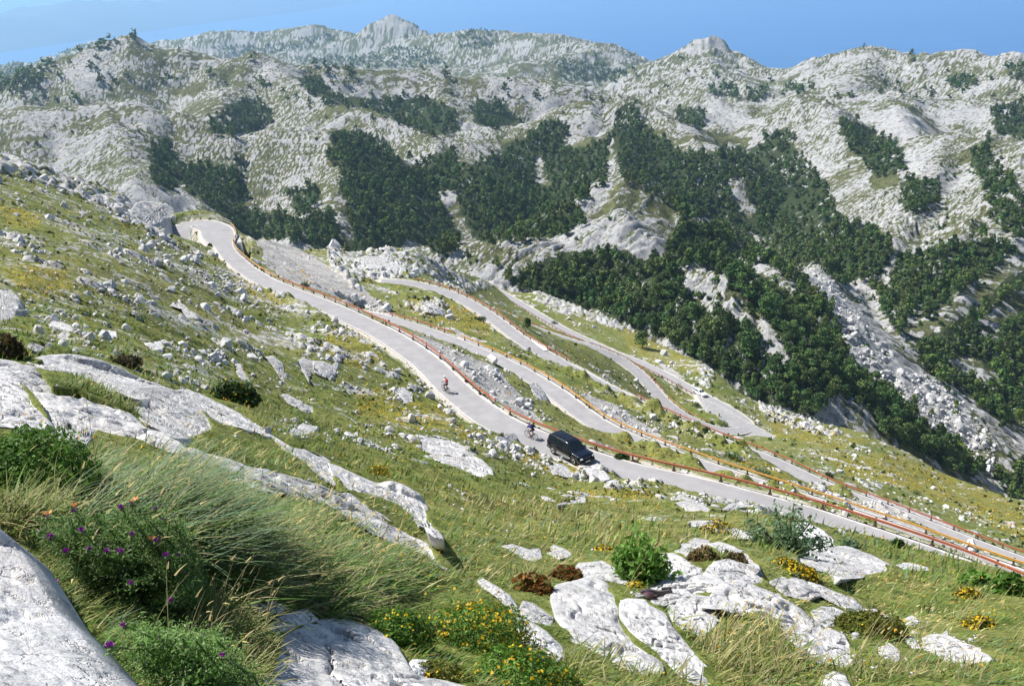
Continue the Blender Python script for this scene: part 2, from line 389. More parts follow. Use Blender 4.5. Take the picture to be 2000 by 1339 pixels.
for k, (w, s) in ROADS.items():
    p = ROADP[k][::3]
    p = np.concatenate([p, ROADP[k][-1:]])
    d, zr, sd = seg_nearest(sx, sy, p, 14)
    if k == 'top':
        d2, z2, _ = seg_nearest(sx, sy, ROADP[k][:HPI:2], 14); d = np.where(d2 < 8, np.maximum(d-(HPW-w)/2*(d2 <= d+.3), 0), d)
    blend = 1-sstep(w/2+.6, w/2+2.8, d)
    better = d < RBED
    sz = np.where(blend > 0, sz*(1-blend)+(zr-.12)*blend, sz)
    rm = np.maximum(rm, 1-sstep(w/2+.1, w/2+.7, d))
    RBED = np.minimum(RBED, d-w/2)
    ppx, _ = project(np.stack([sx, sy, sz], -1))
    if k == 'top':
        e_ = sstep(436, 446, ppx)*(1-sstep(474, 492, ppx)); u_ = d-w/2; sz = sz-np.where((sd < 0) & (u_ > .5) & (u_ < 14) & (sy > 150), 6.0*e_*sstep(.5, 1.6, u_)*(1-sstep(7, 13, u_)), 0)
    for kk, xa, xb, hh in BERMS:
        if kk == k:
            e_ = sstep(xa, xa+90, ppx)*(1-sstep(xb-90, xb, ppx)); u_ = d-w/2
            sz = sz+np.where((sd > 0) & (u_ > .3) & (u_ < 6), hh*e_*sstep(.3, 1.6, u_)*(1-sstep(2.4, 6, u_))*(.75+.6*noise2(sx/3, sy/3, 431)+.3*noise2(sx/1.3, sy/1.3, 433)), 0)
# the widened outer side of the low hairpin
PULL = at_z(np.array([1360, 1406, 1448, 1496, 1510, 1500, 1448, 1400.]), np.array([768, 792, 816, 840, 849, 857, 853, 846.]), np.full(8, -92.2*SCL))
def in_poly(x, y, P):
    c = np.zeros(x.shape, bool); n = len(P)
    for i in range(n):
        x0, y0 = P[i][:2]; x1, y1 = P[i-1][:2]
        c ^= ((y0 > y) != (y1 > y)) & (x < (x1-x0)*(y-y0)/(y1-y0+1e-12)+x0)
    return c
pc = PULL[:, :2].mean(0); big = PULL.copy(); big[:, :2] = pc+(PULL[:, :2]-pc)*1.10
ip = in_poly(sx, sy, big)
isl = in_poly(sx, sy, at_z(np.array([1300, 1340, 1400, 1424, 1420, 1400, 1360, 1318.]), np.array([748, 778, 802, 826, 834, 834, 818, 790.]), np.full(8, -92.*SCL)))
ip &= ~isl
sz = np.where(ip, -92.4*SCL, sz); rm = np.where(ip, 1, rm); RBED = np.where(ip, -1, RBED)
Z[r0:r1] = sz.reshape(r1-r0, NT); ROADMASK[r0:r1] = rm.reshape(r1-r0, NT)
RB = np.full_like(Z, 1e9); RB[r0:r1] = RBED.reshape(r1-r0, NT)
print('roads', round(time.time()-T0, 1))

def z_at(x, y):
    x = np.asarray(x, float); y = np.asarray(y, float)
    th = np.arctan2(x, y); lr = np.log(np.hypot(x, y))
    j = np.clip(np.interp(th, THE, np.arange(NT)), 0, NT-1.001); i = np.clip(np.interp(lr, LR, np.arange(NR)), 0, NR-1.001)
    i0 = i.astype(int); j0 = j.astype(int); a = i-i0; b = j-j0
    return (Z[i0, j0]*(1-a)*(1-b)+Z[i0+1, j0]*a*(1-b)+Z[i0, j0+1]*(1-a)*b+Z[i0+1, j0+1]*a*b)
def grid_at(G, x, y):
    th = np.arctan2(x, y); lr = np.log(np.hypot(x, y))
    j = np.clip(np.rint(np.interp(th, THE, np.arange(NT))), 0, NT-1).astype(int); i = np.clip(np.rint(np.interp(lr, LR, np.arange(NR))), 0, NR-1).astype(int)
    return G[i, j]
_TAN = None
def hit(px, py, rmin=1.0, ZZ=None):
    """where the line of sight through a picture point first meets the ground"""
    if ZZ is None: ZZ = Z
    d = rays(np.atleast_1d(px), np.atleast_1d(py))
    out = np.empty((len(d), 3))
    for s in range(0, len(d), 4000):
        dd = d[s:s+4000]
        th = np.arctan2(dd[:, 0], dd[:, 1]); t = -dd[:, 2]/np.hypot(dd[:, 0], dd[:, 1])
        j = np.clip(np.interp(th, THE, np.arange(NT)), 0, NT-1.001); j0 = j.astype(int); b = j-j0
        prof = ZZ[:, j0]*(1-b)+ZZ[:, j0+1]*b                     # (NR, n)
        above = (prof+t[None]*RHO[:, None]) >= 0
        above[RHO < rmin] = False
        i = np.argmax(above, axis=0); none = ~above.any(0)
        i = np.clip(i, 1, NR-1); n = np.arange(len(dd))
        g1 = prof[i, n]+t*RHO[i]; g0 = prof[i-1, n]+t*RHO[i-1]
        f = np.clip(g0/(g0-g1+1e-12), 0, 1)
        rh = RHO[i-1]+f*(RHO[i]-RHO[i-1])
        out[s:s+4000] = np.stack([rh*np.sin(th), rh*np.cos(th), -t*rh], 1)
        out[s:s+4000][none] = np.nan
    return out
# ------------------------------------------------------------------ rocks one can point at: picture outline, how far it stands out, label
ROCKS = [
 # outline | relief | top lift | label | material
 ("-70 1030;0 1037;40 1070;75 1130;110 1190;150 1230;200 1290;260 1345;290 1420;-70 1430", .10, .12, "huge smooth white boulder filling the bottom left corner beside the thistles", 'n'),
 ("-60 705;0 718;33 733;48 753;66 783;84 806;102 832;60 838;0 830;-60 830", .22, .35, "rounded grey-blue shaded rock at the left edge above the bright green bush", 'l'),
 ("55 712;76 700;97 695;142 693;190 702;229 715;256 730;277 740;305 749;333 761;343 771;300 775;254 778;216 766;178 742;122 725;90 722", .13, .20, "long smooth whaleback rock, highest of the pale band at left", 'l'),
 ("240 778;269 758;317 756;340 763;361 776;381 783;406 811;419 829;416 839;376 855;343 852;317 839;279 819;262 800", .20, .28, "bulging pale rock dome with a bluish shaded flank, mid-band at left", 'l'),
 ("338 764;368 762;396 771;432 789;462 804;500 824;526 850;510 848;500 843;465 834;432 829;406 811;381 785", .14, .28, "dark-flanked pale ridge rock tapering down to the right, behind the bulging dome", 'l'),
 ("-40 700;0 706;38 711;71 722;102 753;152 758;216 788;254 809;279 834;330 847;358 878;330 884;290 864;262 854;230 851;190 840;170 862;150 890;118 882;100 834;80 792;60 765;20 730", .13, .36, "cracked lower rock shelf with tufts of grass, left of the long grass", 'l'),
 ("350 880;358 876;401 881;439 897;490 907;540 921;579 934;629 949;655 961;682 962;705 982;738 1000;769 1022;807 1038;850 1066;872 1095;874 1115;848 1090;802 1073;756 1042;700 1018;662 997;617 970;566 947;512 936;464 936;436 940;360 925", .09, .20, "long narrow pale rock spine running down behind the long grass, left of centre", 'l'),
 ("526 846;543 856;573 875;604 880;624 888;643 898;650 925;662 945;670 962;652 956;630 936;610 918;592 900;560 880", .15, .30, "sharp-edged pale rock with a dark shaded face and yellow flowers at its foot", 'l'),
 ("646 906;667 913;705 931;738 944;766 940;792 950;820 966;830 985;840 1008;858 1040;864 1054;845 1047;820 1022;800 1002;785 988;756 975;710 962;677 955;660 938", .16, .30, "broad white tongue of rock ending in a split overhang, left of centre", 'l'),
 ("816 856;822 852;856 851;882 860;915 877;932 890;958 915;962 926;940 936;918 924;880 908;850 893;822 873", .08, .12, "flat tilted slab of pale layered rock in the grass below the cyclists", 'l'),
 ("515 1400;522 1330;529 1262;545 1235;600 1215;660 1210;720 1222;770 1255;790 1290;802 1312;860 1325;950 1348;960 1420", .10, .16, "big rough white rock at the bottom edge, left of the yellow flowering cushion", 'n'),
 ("522 1222;540 1206;574 1194;596 1188;620 1209;600 1217;574 1222;541 1237", .22, .35, "small angular white rock resting above the big rock at the bottom edge", 'n'),
 ("483 1176;500 1167;520 1163;557 1181;549 1197;508 1194", .22, .30, "smaller grey-white rock half covered by dry grass", 'n'),
 ("795 1300;805 1287;835 1288;842 1305;822 1322;800 1316", .3, .45, "loose cream stone on the edge of the big bottom rock", 'w'),
 ("1079 1167;1090 1144;1129 1136;1150 1128;1174 1131;1192 1146;1204 1167;1210 1190;1207 1208;1240 1258;1290 1288;1292 1310;1235 1310;1150 1262;1118 1250;1088 1205", .17, .26, "large rounded white boulder left of the shoe", 'n'),
 ("1122 1116;1132 1099;1155 1098;1176 1095;1200 1108;1231 1131;1236 1144;1205 1137;1167 1128;1140 1126", .20, .32, "pale humped rock just behind the large boulder left of the shoe", 'l'),
 ("1214 1178;1226 1171;1261 1172;1271 1184;1300 1198;1310 1220;1345 1262;1380 1300;1378 1345;1330 1318;1290 1282;1232 1232;1214 1202", .13, .22, "smooth white boulder directly below the shoe", 'n'),
 ("1262 1132;1270 1112;1278 1099;1288 1083;1320 1082;1338 1093;1376 1109;1402 1124;1414 1139;1398 1155;1363 1156;1330 1170;1300 1180;1275 1176;1264 1150", .20, .28, "tall pocked grey-white boulder behind the shoe", 'l'),
 ("1376 1188;1400 1154;1419 1138;1452 1134;1503 1155;1541 1175;1564 1190;1579 1206;1605 1224;1617 1248;1606 1290;1580 1300;1562 1240;1551 1228;1511 1210;1478 1195;1447 1195;1409 1190", .17, .24, "broad cracked grey boulder in the middle of the right foreground outcrop", 'l'),
 ("1381 1112;1396 1097;1422 1091;1457 1101;1483 1112;1494 1135;1470 1140;1440 1138;1410 1140;1402 1125", .18, .26, "smooth bright rock above the cracked grey boulder", 'l'),
 ("1319 1075;1333 1061;1358 1050;1384 1054;1388 1063;1368 1075;1346 1080", .22, .35, "small white dome rock beside the brownish tuft, top of the right outcrop", 'l'),
 ("1389 1062;1407 1058;1432 1066;1457 1076;1478 1096;1484 1111;1462 1103;1437 1093;1409 1080", .22, .35, "curved white rock with a dark lower edge, right of the brownish tuft", 'l'),
 ("1332 1027;1351 1017;1402 1016;1432 1025;1462 1038;1471 1051;1437 1050;1407 1040;1371 1030", .16, .22, "low white rock above yellow flowers, left of the grey-green sapling", 'l'),
 ("1549 1078;1579 1072;1617 1068;1656 1067;1681 1076;1706 1086;1732 1099;1750 1113;1716 1119;1676 1127;1643 1129;1617 1116;1567 1108;1556 1094", .16, .22, "wide white rock mound directly under the grey-green sapling", 'l'),
 ("1556 1024;1579 1020;1605 1033;1628 1053;1631 1065;1605 1070;1575 1068", .2, .3, "bright white rock showing through the leaves of the grey-green sapling", 'w'),
 ("1507 1136;1529 1127;1567 1129;1592 1137;1630 1155;1666 1167;1687 1189;1681 1198;1650 1188;1605 1165;1579 1173;1541 1163", .14, .22, "long low ridge of white rock above the green cushion bush", 'l'),
 ("1584 1192;1605 1184;1628 1185;1653 1196;1640 1215;1617 1226;1592 1208", .2, .26, "knobbly white rock against the left end of the green cushion bush", 'l'),
 ("1690 1189;1711 1189;1737 1203;1756 1221;1732 1213;1708 1203", .2, .3, "narrow white rock above the right end of the green cushion bush", 'l'),
 ("1762 1236;1787 1246;1799 1265;1784 1266;1768 1252", .25, .35, "small white rock at the lower right end of the green cushion bush", 'l'),
 ("1606 1330;1612 1318;1629 1310;1650 1317;1664 1345;1640 1360;1612 1358", .25, .3, "lone white rock at the bottom edge right of centre", 'n'),
 ("1804 1244;1812 1240;1846 1237;1878 1251;1916 1265;1938 1287;1895 1298;1846 1288;1806 1268", .12, .16, "broken white rock heap near the lower right corner", 'l'),
 ("1716 1264;1737 1255;1760 1271;1757 1289;1732 1287;1716 1276", .25, .35, "rounded grey rock in the grass below the green cushion bush", 'l'),
 ("1768 1207;1782 1200;1799 1214;1782 1220", .25, .35, "small pale rock in grass right of the green cushion bush", 'l'),
 ("932 1134;946 1130;972 1145;997 1163;1011 1184;1013 1198;997 1193;972 1168;946 1150", .25, .4, "slender leaning pale rock in the grass left of the large boulder", 'l'),
 ("1013 1192;1023 1173;1043 1178;1068 1196;1082 1206;1074 1222;1043 1214;1023 1203", .2, .3, "pair of low pale rocks between the slender rock and the large boulder", 'l'),
 ("1004 1206;1033 1211;1066 1232;1096 1261;1106 1290;1095 1306;1060 1291;1030 1266;1010 1241", .18, .3, "pale sloping rock just right of the yellow flowering cushion", 'n'),
 ("981 1066;1002 1062;1033 1072;1053 1069;1059 1089;1038 1096;1012 1084", .22, .32, "white knobbly rock in the middle of the meadow", 'l'),
 ("1065 1079;1081 1063;1104 1072;1123 1084;1094 1090", .22, .32, "low white rock in the meadow, right of the knobbly one", 'l'),
 ("1090 985;1104 976;1124 971;1142 968;1144 980;1114 983", .25, .35, "white block-ended rock in the meadow below the black car", 'l'),
 ("1055 967;1071 970;1086 980;1066 977", .25, .35, "short pale rock left of the block-ended one in the meadow", 'l'),
 ("1312 984;1338 977;1371 983;1387 994;1384 1000;1351 991", .16, .22, "flat pale rock near the road edge below the long red rail", 'l'),
 ("1406 998;1424 984;1442 981;1456 990;1440 991;1414 1002", .2, .3, "pale slanting rock by the road edge, left of the grey-green sapling", 'l'),
 ("1751 1103;1770 1097;1800 1104;1830 1112;1800 1114;1760 1110", .14, .2, "low white rock at the road edge beside the round green tuft", 'l'),
 ("1300 1178;1345 1160;1385 1165;1402 1190;1396 1226;1370 1242;1340 1234;1315 1212", .14, .2, "rubble-strewn grey rock between the shoe boulder and the cracked grey boulder", 'g'),
 ("1585 1238;1620 1226;1650 1240;1667 1276;1650 1302;1610 1292", .16, .22, "low broken rock at the foot of the cracked grey boulder", 'l'),
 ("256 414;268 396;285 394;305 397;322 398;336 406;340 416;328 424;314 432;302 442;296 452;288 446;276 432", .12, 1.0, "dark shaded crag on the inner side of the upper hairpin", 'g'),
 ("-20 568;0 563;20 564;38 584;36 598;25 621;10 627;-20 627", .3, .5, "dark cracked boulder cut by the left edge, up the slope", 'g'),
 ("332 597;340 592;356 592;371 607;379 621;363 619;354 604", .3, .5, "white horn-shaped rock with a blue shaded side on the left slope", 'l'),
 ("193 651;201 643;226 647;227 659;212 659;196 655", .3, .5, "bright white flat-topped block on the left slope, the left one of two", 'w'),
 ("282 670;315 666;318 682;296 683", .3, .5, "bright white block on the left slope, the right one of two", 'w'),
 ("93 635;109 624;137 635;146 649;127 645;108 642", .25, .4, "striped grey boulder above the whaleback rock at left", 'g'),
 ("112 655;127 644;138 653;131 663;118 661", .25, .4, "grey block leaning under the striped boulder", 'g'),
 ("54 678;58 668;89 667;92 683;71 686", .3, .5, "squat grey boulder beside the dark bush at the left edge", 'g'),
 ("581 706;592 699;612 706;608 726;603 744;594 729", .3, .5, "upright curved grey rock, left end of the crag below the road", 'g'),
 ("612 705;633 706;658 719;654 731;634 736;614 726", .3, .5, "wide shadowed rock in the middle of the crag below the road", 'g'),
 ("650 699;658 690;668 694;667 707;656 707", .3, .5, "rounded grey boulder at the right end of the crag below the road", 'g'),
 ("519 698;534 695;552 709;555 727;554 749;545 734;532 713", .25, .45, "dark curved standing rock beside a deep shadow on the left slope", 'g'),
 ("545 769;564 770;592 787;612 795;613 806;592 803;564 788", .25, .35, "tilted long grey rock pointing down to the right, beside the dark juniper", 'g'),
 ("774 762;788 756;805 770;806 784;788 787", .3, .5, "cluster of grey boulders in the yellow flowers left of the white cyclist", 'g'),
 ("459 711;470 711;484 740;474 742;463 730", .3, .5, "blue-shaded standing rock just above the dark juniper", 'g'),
 ("563 840;592 827;621 834;611 845;586 849;570 848", .25, .35, "pale rounded rock above the end of the shaded ridge rock", 'l'),
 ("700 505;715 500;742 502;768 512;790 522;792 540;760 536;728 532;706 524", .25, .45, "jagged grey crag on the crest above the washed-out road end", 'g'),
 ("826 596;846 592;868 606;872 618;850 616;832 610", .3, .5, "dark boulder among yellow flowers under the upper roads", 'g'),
 ("1034 750;1046 745;1060 760;1070 780;1057 783;1043 770", .3, .5, "dark rock rib standing beside the middle road", 'g'),
 ("972 853;985 844;1004 845;1010 856;996 866;978 864", .3, .5, "pale boulder at the road edge left of the blue cyclist", 'l'),
 ("1140 915;1168 905;1180 918;1192 934;1176 940;1156 934", .25, .35, "white rock at the road edge just below the nose of the black car", 'l'),
 ("1068 910;1080 902;1100 908;1120 920;1130 934;1104 930;1082 925", .25, .4, "rough pale rock heap at the road edge, hiding the car's wheels", 'l'),
]
# ------------------------------------------------------------------ materials
def mat(name):
    m = bpy.data.materials.new(name); m.use_nodes = True
    nt = m.node_tree; nt.nodes.clear()
    o = nt.nodes.new('ShaderNodeOutputMaterial'); b = nt.nodes.new('ShaderNodeBsdfPrincipled')
    nt.links.new(b.outputs[0], o.inputs[0])
    return m, nt, b
class NT_:
    def __init__(s, nt): s.nt = nt
    def n(s, t, **kw):
        x = s.nt.nodes.new('ShaderNode'+t)
        for k, v in kw.items(): setattr(x, k, v)
        return x
    def l(s, a, b): s.nt.links.new(a, b)
    def attr(s, name):
        x = s.n('Attribute'); x.attribute_name = name; return x
    def noise(s, scale, detail=4, rough=.55, vec=None, dist=0):
        x = s.n('TexNoise'); x.inputs['Scale'].default_value = scale; x.inputs['Detail'].default_value = detail
        x.inputs['Roughness'].default_value = rough; x.inputs['Distortion'].default_value = dist
        if vec is not None: s.l(vec, x.inputs['Vector'])
        return x.outputs['Fac']
    def mixc(s, f, a, b, mode='MIX'):
        x = s.n('Mix', data_type='RGBA', blend_type=mode)
        for sock, v in ((x.inputs[0], f), (x.inputs[6], a), (x.inputs[7], b)):
            if isinstance(v, (int, float)): sock.default_value = v
            elif isinstance(v, (tuple, list)): sock.default_value = tuple(v)+((1,) if len(v) == 3 else ())
            else: s.l(v, sock)
        return x.outputs[2]
    def math(s, op, a, b=None, clamp=False):
        x = s.n('Math', operation=op); x.use_clamp = clamp
        for i, v in enumerate((a, b)):
            if v is None: continue
            if isinstance(v, (int, float)): x.inputs[i].default_value = v
            else: s.l(v, x.inputs[i])
        return x.outputs[0]
    def ramp(s, f, a, b, lo=0., hi=1.):
        x = s.n('MapRange'); x.interpolation_type = 'SMOOTHSTEP'
        s.l(f, x.inputs[0])
        for i, v in enumerate((a, b, lo, hi)): x.inputs[1+i].default_value = v
        return x.outputs[0]
    def bump(s, h, strength, dist, bsdf):
        x = s.n('Bump'); x.inputs['Strength'].default_value = strength; x.inputs['Distance'].default_value = dist
        s.l(h, x.inputs['Height']); s.l(x.outputs[0], bsdf.inputs['Normal'])
    def pos(s): return s.n('NewGeometry').outputs['Position']
    def objc(s): return s.n('TexCoord').outputs['Object']

def plain(name, col, rough=.5, metal=0., spec=None, var=.12, scale=8., coat=0.):
    m, nt, b = mat(name); N = NT_(nt)
    f = N.noise(scale, 5, .6, N.objc())
    lo = tuple(c*(1-var) for c in col); hi = tuple(min(1, c*(1+var)) for c in col)
    N.l(N.mixc(f, lo, hi), b.inputs['Base Color'])
    b.inputs['Roughness'].default_value = rough; b.inputs['Metallic'].default_value = metal
    if spec is not None: b.inputs['Specular IOR Level'].default_value = spec
    if coat: b.inputs['Coat Weight'].default_value = coat; b.inputs['Coat Roughness'].default_value = .05
    return m

ROCK_LIGHT = (.56, .55, .545); ROCK_MID = (.40, .395, .395); ROCK_DARK = (.20, .205, .215)
def rock_color(N, v, s=1.0):
    """pale weathered limestone: mottled grey, darker lichen stains, warm flecks"""
    n1 = N.noise(.8*s, 6, .62, v, .4); n2 = N.noise(4.5*s, 6, .68, v, .2); n3 = N.noise(.3*s, 3, .5, v); n4 = N.noise(17*s, 4, .7, v)
    c = N.mixc(N.ramp(n1, .36, .62), ROCK_MID, ROCK_LIGHT)
    c = N.mixc(N.ramp(n2, .54, .70, 0, .8), c, ROCK_DARK)
    c = N.mixc(N.ramp(n3, .55, .8, 0, .35), c, (.56, .47, .40))
    c = N.mixc(N.ramp(n4, .58, .76, 0, .5), c, (.30, .30, .30))
    return c, n1, n2, n4

def terrain_mat():
    m, nt, b = mat('hillside'); N = NT_(nt); p = N.pos()
    rc, n1, n2, n4 = rock_color(N, p, 1.0)
    big = N.noise(.012, 3, .5, p)
    fr0 = N.attr('far').outputs['Fac']
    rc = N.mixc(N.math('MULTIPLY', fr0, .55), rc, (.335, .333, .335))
    rc = N.mixc(N.math('MULTIPLY', fr0, N.ramp(N.noise(.22, 5, .72, p), .48, .62, 0, .75)), rc, (.13, .137, .145))  # dark grey blotches paint shaded crevices into the far rock
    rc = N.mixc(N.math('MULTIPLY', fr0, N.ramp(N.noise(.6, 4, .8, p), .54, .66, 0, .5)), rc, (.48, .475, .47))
    rc = N.mixc(N.attr('scree').outputs['Fac'], rc, N.mixc(N.ramp(N.noise(3.2, 3, .8, p), .4, .65), (.30, .29, .28), (.60, .57, .54)))
    dry = N.attr('dry').outputs['Fac']
    g1 = N.noise(2.3, 5, .7, p); g2 = N.noise(.35, 4, .6, p)
    green = N.mixc(N.ramp(g1, .35, .65), (.08, .12, .022), (.19, .22, .055))
    olive = N.mixc(N.ramp(g1, .35, .65), (.15, .14, .045), (.31, .28, .11))
    veg = N.mixc(N.math('ADD', dry, N.math('MULTIPLY', N.math('SUBTRACT', g2, .5), 1.1), True), green, olive)
    veg = N.mixc(N.ramp(N.noise(1.1, 4, .7, p), .6, .75, 0, .6), veg, (.05, .055, .02))
    veg = N.mixc(N.math('MULTIPLY', N.attr('far').outputs['Fac'], .85), veg, N.mixc(N.ramp(N.noise(.25, 4, .7, p), .4, .62), (.032, .044, .022), (.115, .12, .058)))  # far turf and scrub, darkened to paint shade between the ribs
    yl = N.math('MULTIPLY', N.attr('yellow').outputs['Fac'], N.ramp(N.noise(3.3, 4, .8, p), .5, .62, 0, .75))
    veg = N.mixc(yl, veg, (.50, .34, .012))
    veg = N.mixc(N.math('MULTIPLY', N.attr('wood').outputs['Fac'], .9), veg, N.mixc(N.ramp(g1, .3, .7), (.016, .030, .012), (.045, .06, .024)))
    rk = N.attr('rock').outputs['Fac']
    k = N.math('ADD', rk, N.math('MULTIPLY', N.math('SUBTRACT', N.noise(2.0, 5, .7, p), .5), .9))
    fr = N.attr('far').outputs['Fac']
    kf = N.math('ADD', N.math('MULTIPLY', N.math('SUBTRACT', N.noise(.30, 4, .75, p), .5), 1.5), N.math('MULTIPLY', N.math('SUBTRACT', N.noise(.75, 3, .8, p), .5), 1.3))
    k = N.math('ADD', k, N.math('MULTIPLY', kf, N.math('MULTIPLY_ADD', fr, .35)))
    k = N.ramp(k, .42, .58)
    c = N.mixc(k, veg, rc)
    soil = N.attr('soil').outputs['Fac']
    c = N.mixc(soil, c, N.mixc(n2, (.50, .46, .42), (.66, .62, .58)))
    N.l(c, b.inputs['Base Color'])
    b.inputs['Roughness'].default_value = .95; b.inputs['Specular IOR Level'].default_value = .12
    h = N.math('ADD', N.math('MULTIPLY', n1, .5), N.math('ADD', N.math('MULTIPLY', n2, .25), N.math('MULTIPLY', g1, .25)))
    N.bump(h, .8, .5, b)
    return m
def rock_mat(name, s=1.0, tone=1.0, bump=.6):
    m, nt, b = mat(name); N = NT_(nt)
    oi = N.n('ObjectInfo'); mp = N.n('VectorMath', operation='ADD'); N.l(N.objc(), mp.inputs[0])
    sc = N.n('VectorMath', operation='SCALE'); N.l(oi.outputs['Location'], sc.inputs[0]); sc.inputs['Scale'].default_value = 1.0
    N.l(sc.outputs[0], mp.inputs[1]); v = mp.outputs[0]
    c, n1, n2, n4 = rock_color(N, v, s)
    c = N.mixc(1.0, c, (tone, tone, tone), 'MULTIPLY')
    rv = N.math('MULTIPLY_ADD', oi.outputs['Random'], .22); rv.node.inputs[2].default_value = .86
    cc = N.n('CombineColor')
    for i in range(3): N.l(rv, cc.inputs[i])
    c = N.mixc(1.0, c, cc.outputs[0], 'MULTIPLY')
    vo = N.n('TexVoronoi', feature='DISTANCE_TO_EDGE'); vo.inputs['Scale'].default_value = .9*s
    wv = N.n('VectorMath', operation='ADD'); N.l(v, wv.inputs[0])
    tn = N.n('TexNoise'); tn.inputs['Scale'].default_value = 2.2*s; tn.inputs['Detail'].default_value = 5; N.l(v, tn.inputs['Vector'])
    N.l(tn.outputs['Color'], wv.inputs[1]); N.l(wv.outputs[0], vo.inputs['Vector'])
    cr = N.ramp(vo.outputs['Distance'], .0, .035, 0, 1)
    c = N.mixc(N.math('MULTIPLY', N.math('SUBTRACT', 1, cr), .28), c, (.12, .115, .11))
    N.l(c, b.inputs['Base Color']); b.inputs['Roughness'].default_value = .9; b.inputs['Specular IOR Level'].default_value = .2
    h = N.math('ADD', N.math('MULTIPLY', n1, .55), N.math('ADD', N.math('MULTIPLY', n2, .28), N.math('MULTIPLY', n4, .10)))
    h = N.math('ADD', h, N.math('MULTIPLY', cr, .10))
    N.bump(h, bump, .22/s, b)
    return m
def leaf_mat(name, c1, c2, rough=.6, trans=.25, scale=1.5):
    m, nt, b = mat(name); N = NT_(nt)
    f = N.noise(scale, 3, .6, N.pos()); oi = N.n('ObjectInfo')
    c = N.mixc(N.ramp(f, .35, .65), c1, c2)
    t = N.attr('tint').outputs['Color']
    c = N.mixc(1.0, c, t, 'MULTIPLY')
    h = N.n('HueSaturation'); N.l(c, h.inputs['Color'])
    N.l(N.math('MULTIPLY_ADD', oi.outputs['Random'], .5), h.inputs['Value']); h.inputs['Value'].links[0].from_node.inputs[2].default_value = .75
    N.l(h.outputs[0], b.inputs['Base Color']); b.inputs['Roughness'].default_value = rough; b.inputs['Specular IOR Level'].default_value = .25
    if trans:
        tr = N.n('BsdfTranslucent'); mx = N.n('MixShader'); mx.inputs[0].default_value = trans
        N.l(h.outputs[0], tr.inputs['Color']); N.l(b.outputs[0], mx.inputs[1]); N.l(tr.outputs[0], mx.inputs[2])
        o = [x for x in nt.nodes if x.type == 'OUTPUT_MATERIAL'][0]; N.l(mx.outputs[0], o.inputs[0])
    return m
# ------------------------------------------------------------------ where things grow (picture polygons, looked up on the ground)
def PG(s): return np.array([[float(v) for v in q.split()] for q in s.split(';')])
FOREST = [PG(s) for s in (
 "645 262;690 250;725 262;760 290;800 330;842 306;885 290;905 335;960 305;1010 275;1062 238;1112 240;1102 290;1150 285;1190 262;1196 330;1182 372;1130 395;1142 440;1062 468;1000 470;900 466;860 498;800 468;760 488;690 502;640 490;590 470;548 450;560 425;600 430;650 400;668 340;640 295",
 "404 256;412 240;440 206;488 195;528 212;536 240;500 254;440 262",
 "580 152;618 145;642 165;640 180;700 192;760 190;830 188;888 215;896 256;850 263;780 240;742 218;690 205;640 205;592 170",
 "1200 212;1238 205;1262 250;1340 300;1420 290;1500 280;1532 272;1562 300;1604 350;1640 430;1700 440;1740 482;1722 540;1650 556;1560 526;1490 466;1420 436;1330 416;1262 370;1212 342;1196 290",
 "988 546;1050 510;1100 496;1160 488;1212 486;1262 508;1300 500;1332 430;1422 442;1492 480;1560 534;1602 572;1642 642;1662 702;1752 782;1850 862;1922 912;1902 932;1790 884;1722 834;1690 792;1642 764;1620 780;1590 816;1502 792;1432 764;1392 742;1380 712;1302 662;1200 620;1050 570",
 "1642 226;1702 250;1760 290;1762 330;1722 345;1682 310;1640 262",
 "1745 490;1800 500;1832 480;1902 470;2010 490;2010 820;1960 830;1920 792;1880 762;1832 742;1762 652;1822 602;1764 610;1740 560",
 "1920 380;2010 400;2010 470;1950 440", "1930 210;2010 200;2010 270;1950 262", "290 290;330 268;345 330;362 352;330 372;296 350",
 "350 320;470 320;478 380;400 400;470 400;505 415;500 440;455 430;410 400;365 372", "920 200;985 195;1012 240;960 250;925 235",
 "560 370;620 365;622 410;575 415", "1760 360;1830 350;1832 390;1790 420;1762 400", "1890 290;1935 295;1940 330;1985 340;1985 380;1930 372;1895 320",
 "1320 212;1378 210;1376 246;1330 238", "1940 930;2010 920;2010 985;1975 975", "1700 545;1745 560;1770 660;1740 640",
 "1490 258;1540 255;1545 280;1500 285", "400 420;480 418;560 420;600 460;560 470;480 460")]
CLEAR = [PG(s) for s in ("1762 648;1850 588;1930 528;2000 484;2008 518;1930 574;1862 630;1790 676", "1905 640;1960 582;2005 556;2005 590;1955 630;1925 668", "1470 498;1560 556;1552 580;1462 522", "858 372;884 372;934 468;902 474", "1660 560;1690 556;1720 640;1700 660", "1840 700;1900 690;1960 740;1930 752", "640 352;662 350;694 470;664 470", "1420 350;1450 345;1480 420;1450 425", "1040 300;1058 298;1072 360;1052 362",
 "1318 522;1360 516;1404 530;1440 560;1500 625;1532 690;1500 690;1440 620;1380 605;1330 560", "1128 400;1160 365;1207 342;1250 366;1322 412;1270 420;1200 408;1145 440",
 "1055 498;1120 455;1200 412;1245 436;1304 492;1260 500;1180 470;1110 495", "1560 515;1600 515;1660 600;1650 640;1600 560", "1190 270;1200 270;1198 370;1186 370",
 "1630 640;1700 690;1760 710;1835 745;1905 790;1930 830;1850 860;1760 780;1690 730;1650 690", "1480 640;1550 700;1540 720;1470 660")]
SPARSE = [PG(s) for s in ("1380 480;1430 470;1480 520;1420 530", "640 400;700 380;720 480;660 500", "800 380;870 380;850 480;800 470", "1440 280;1560 280;1640 430;1560 470;1480 360")]
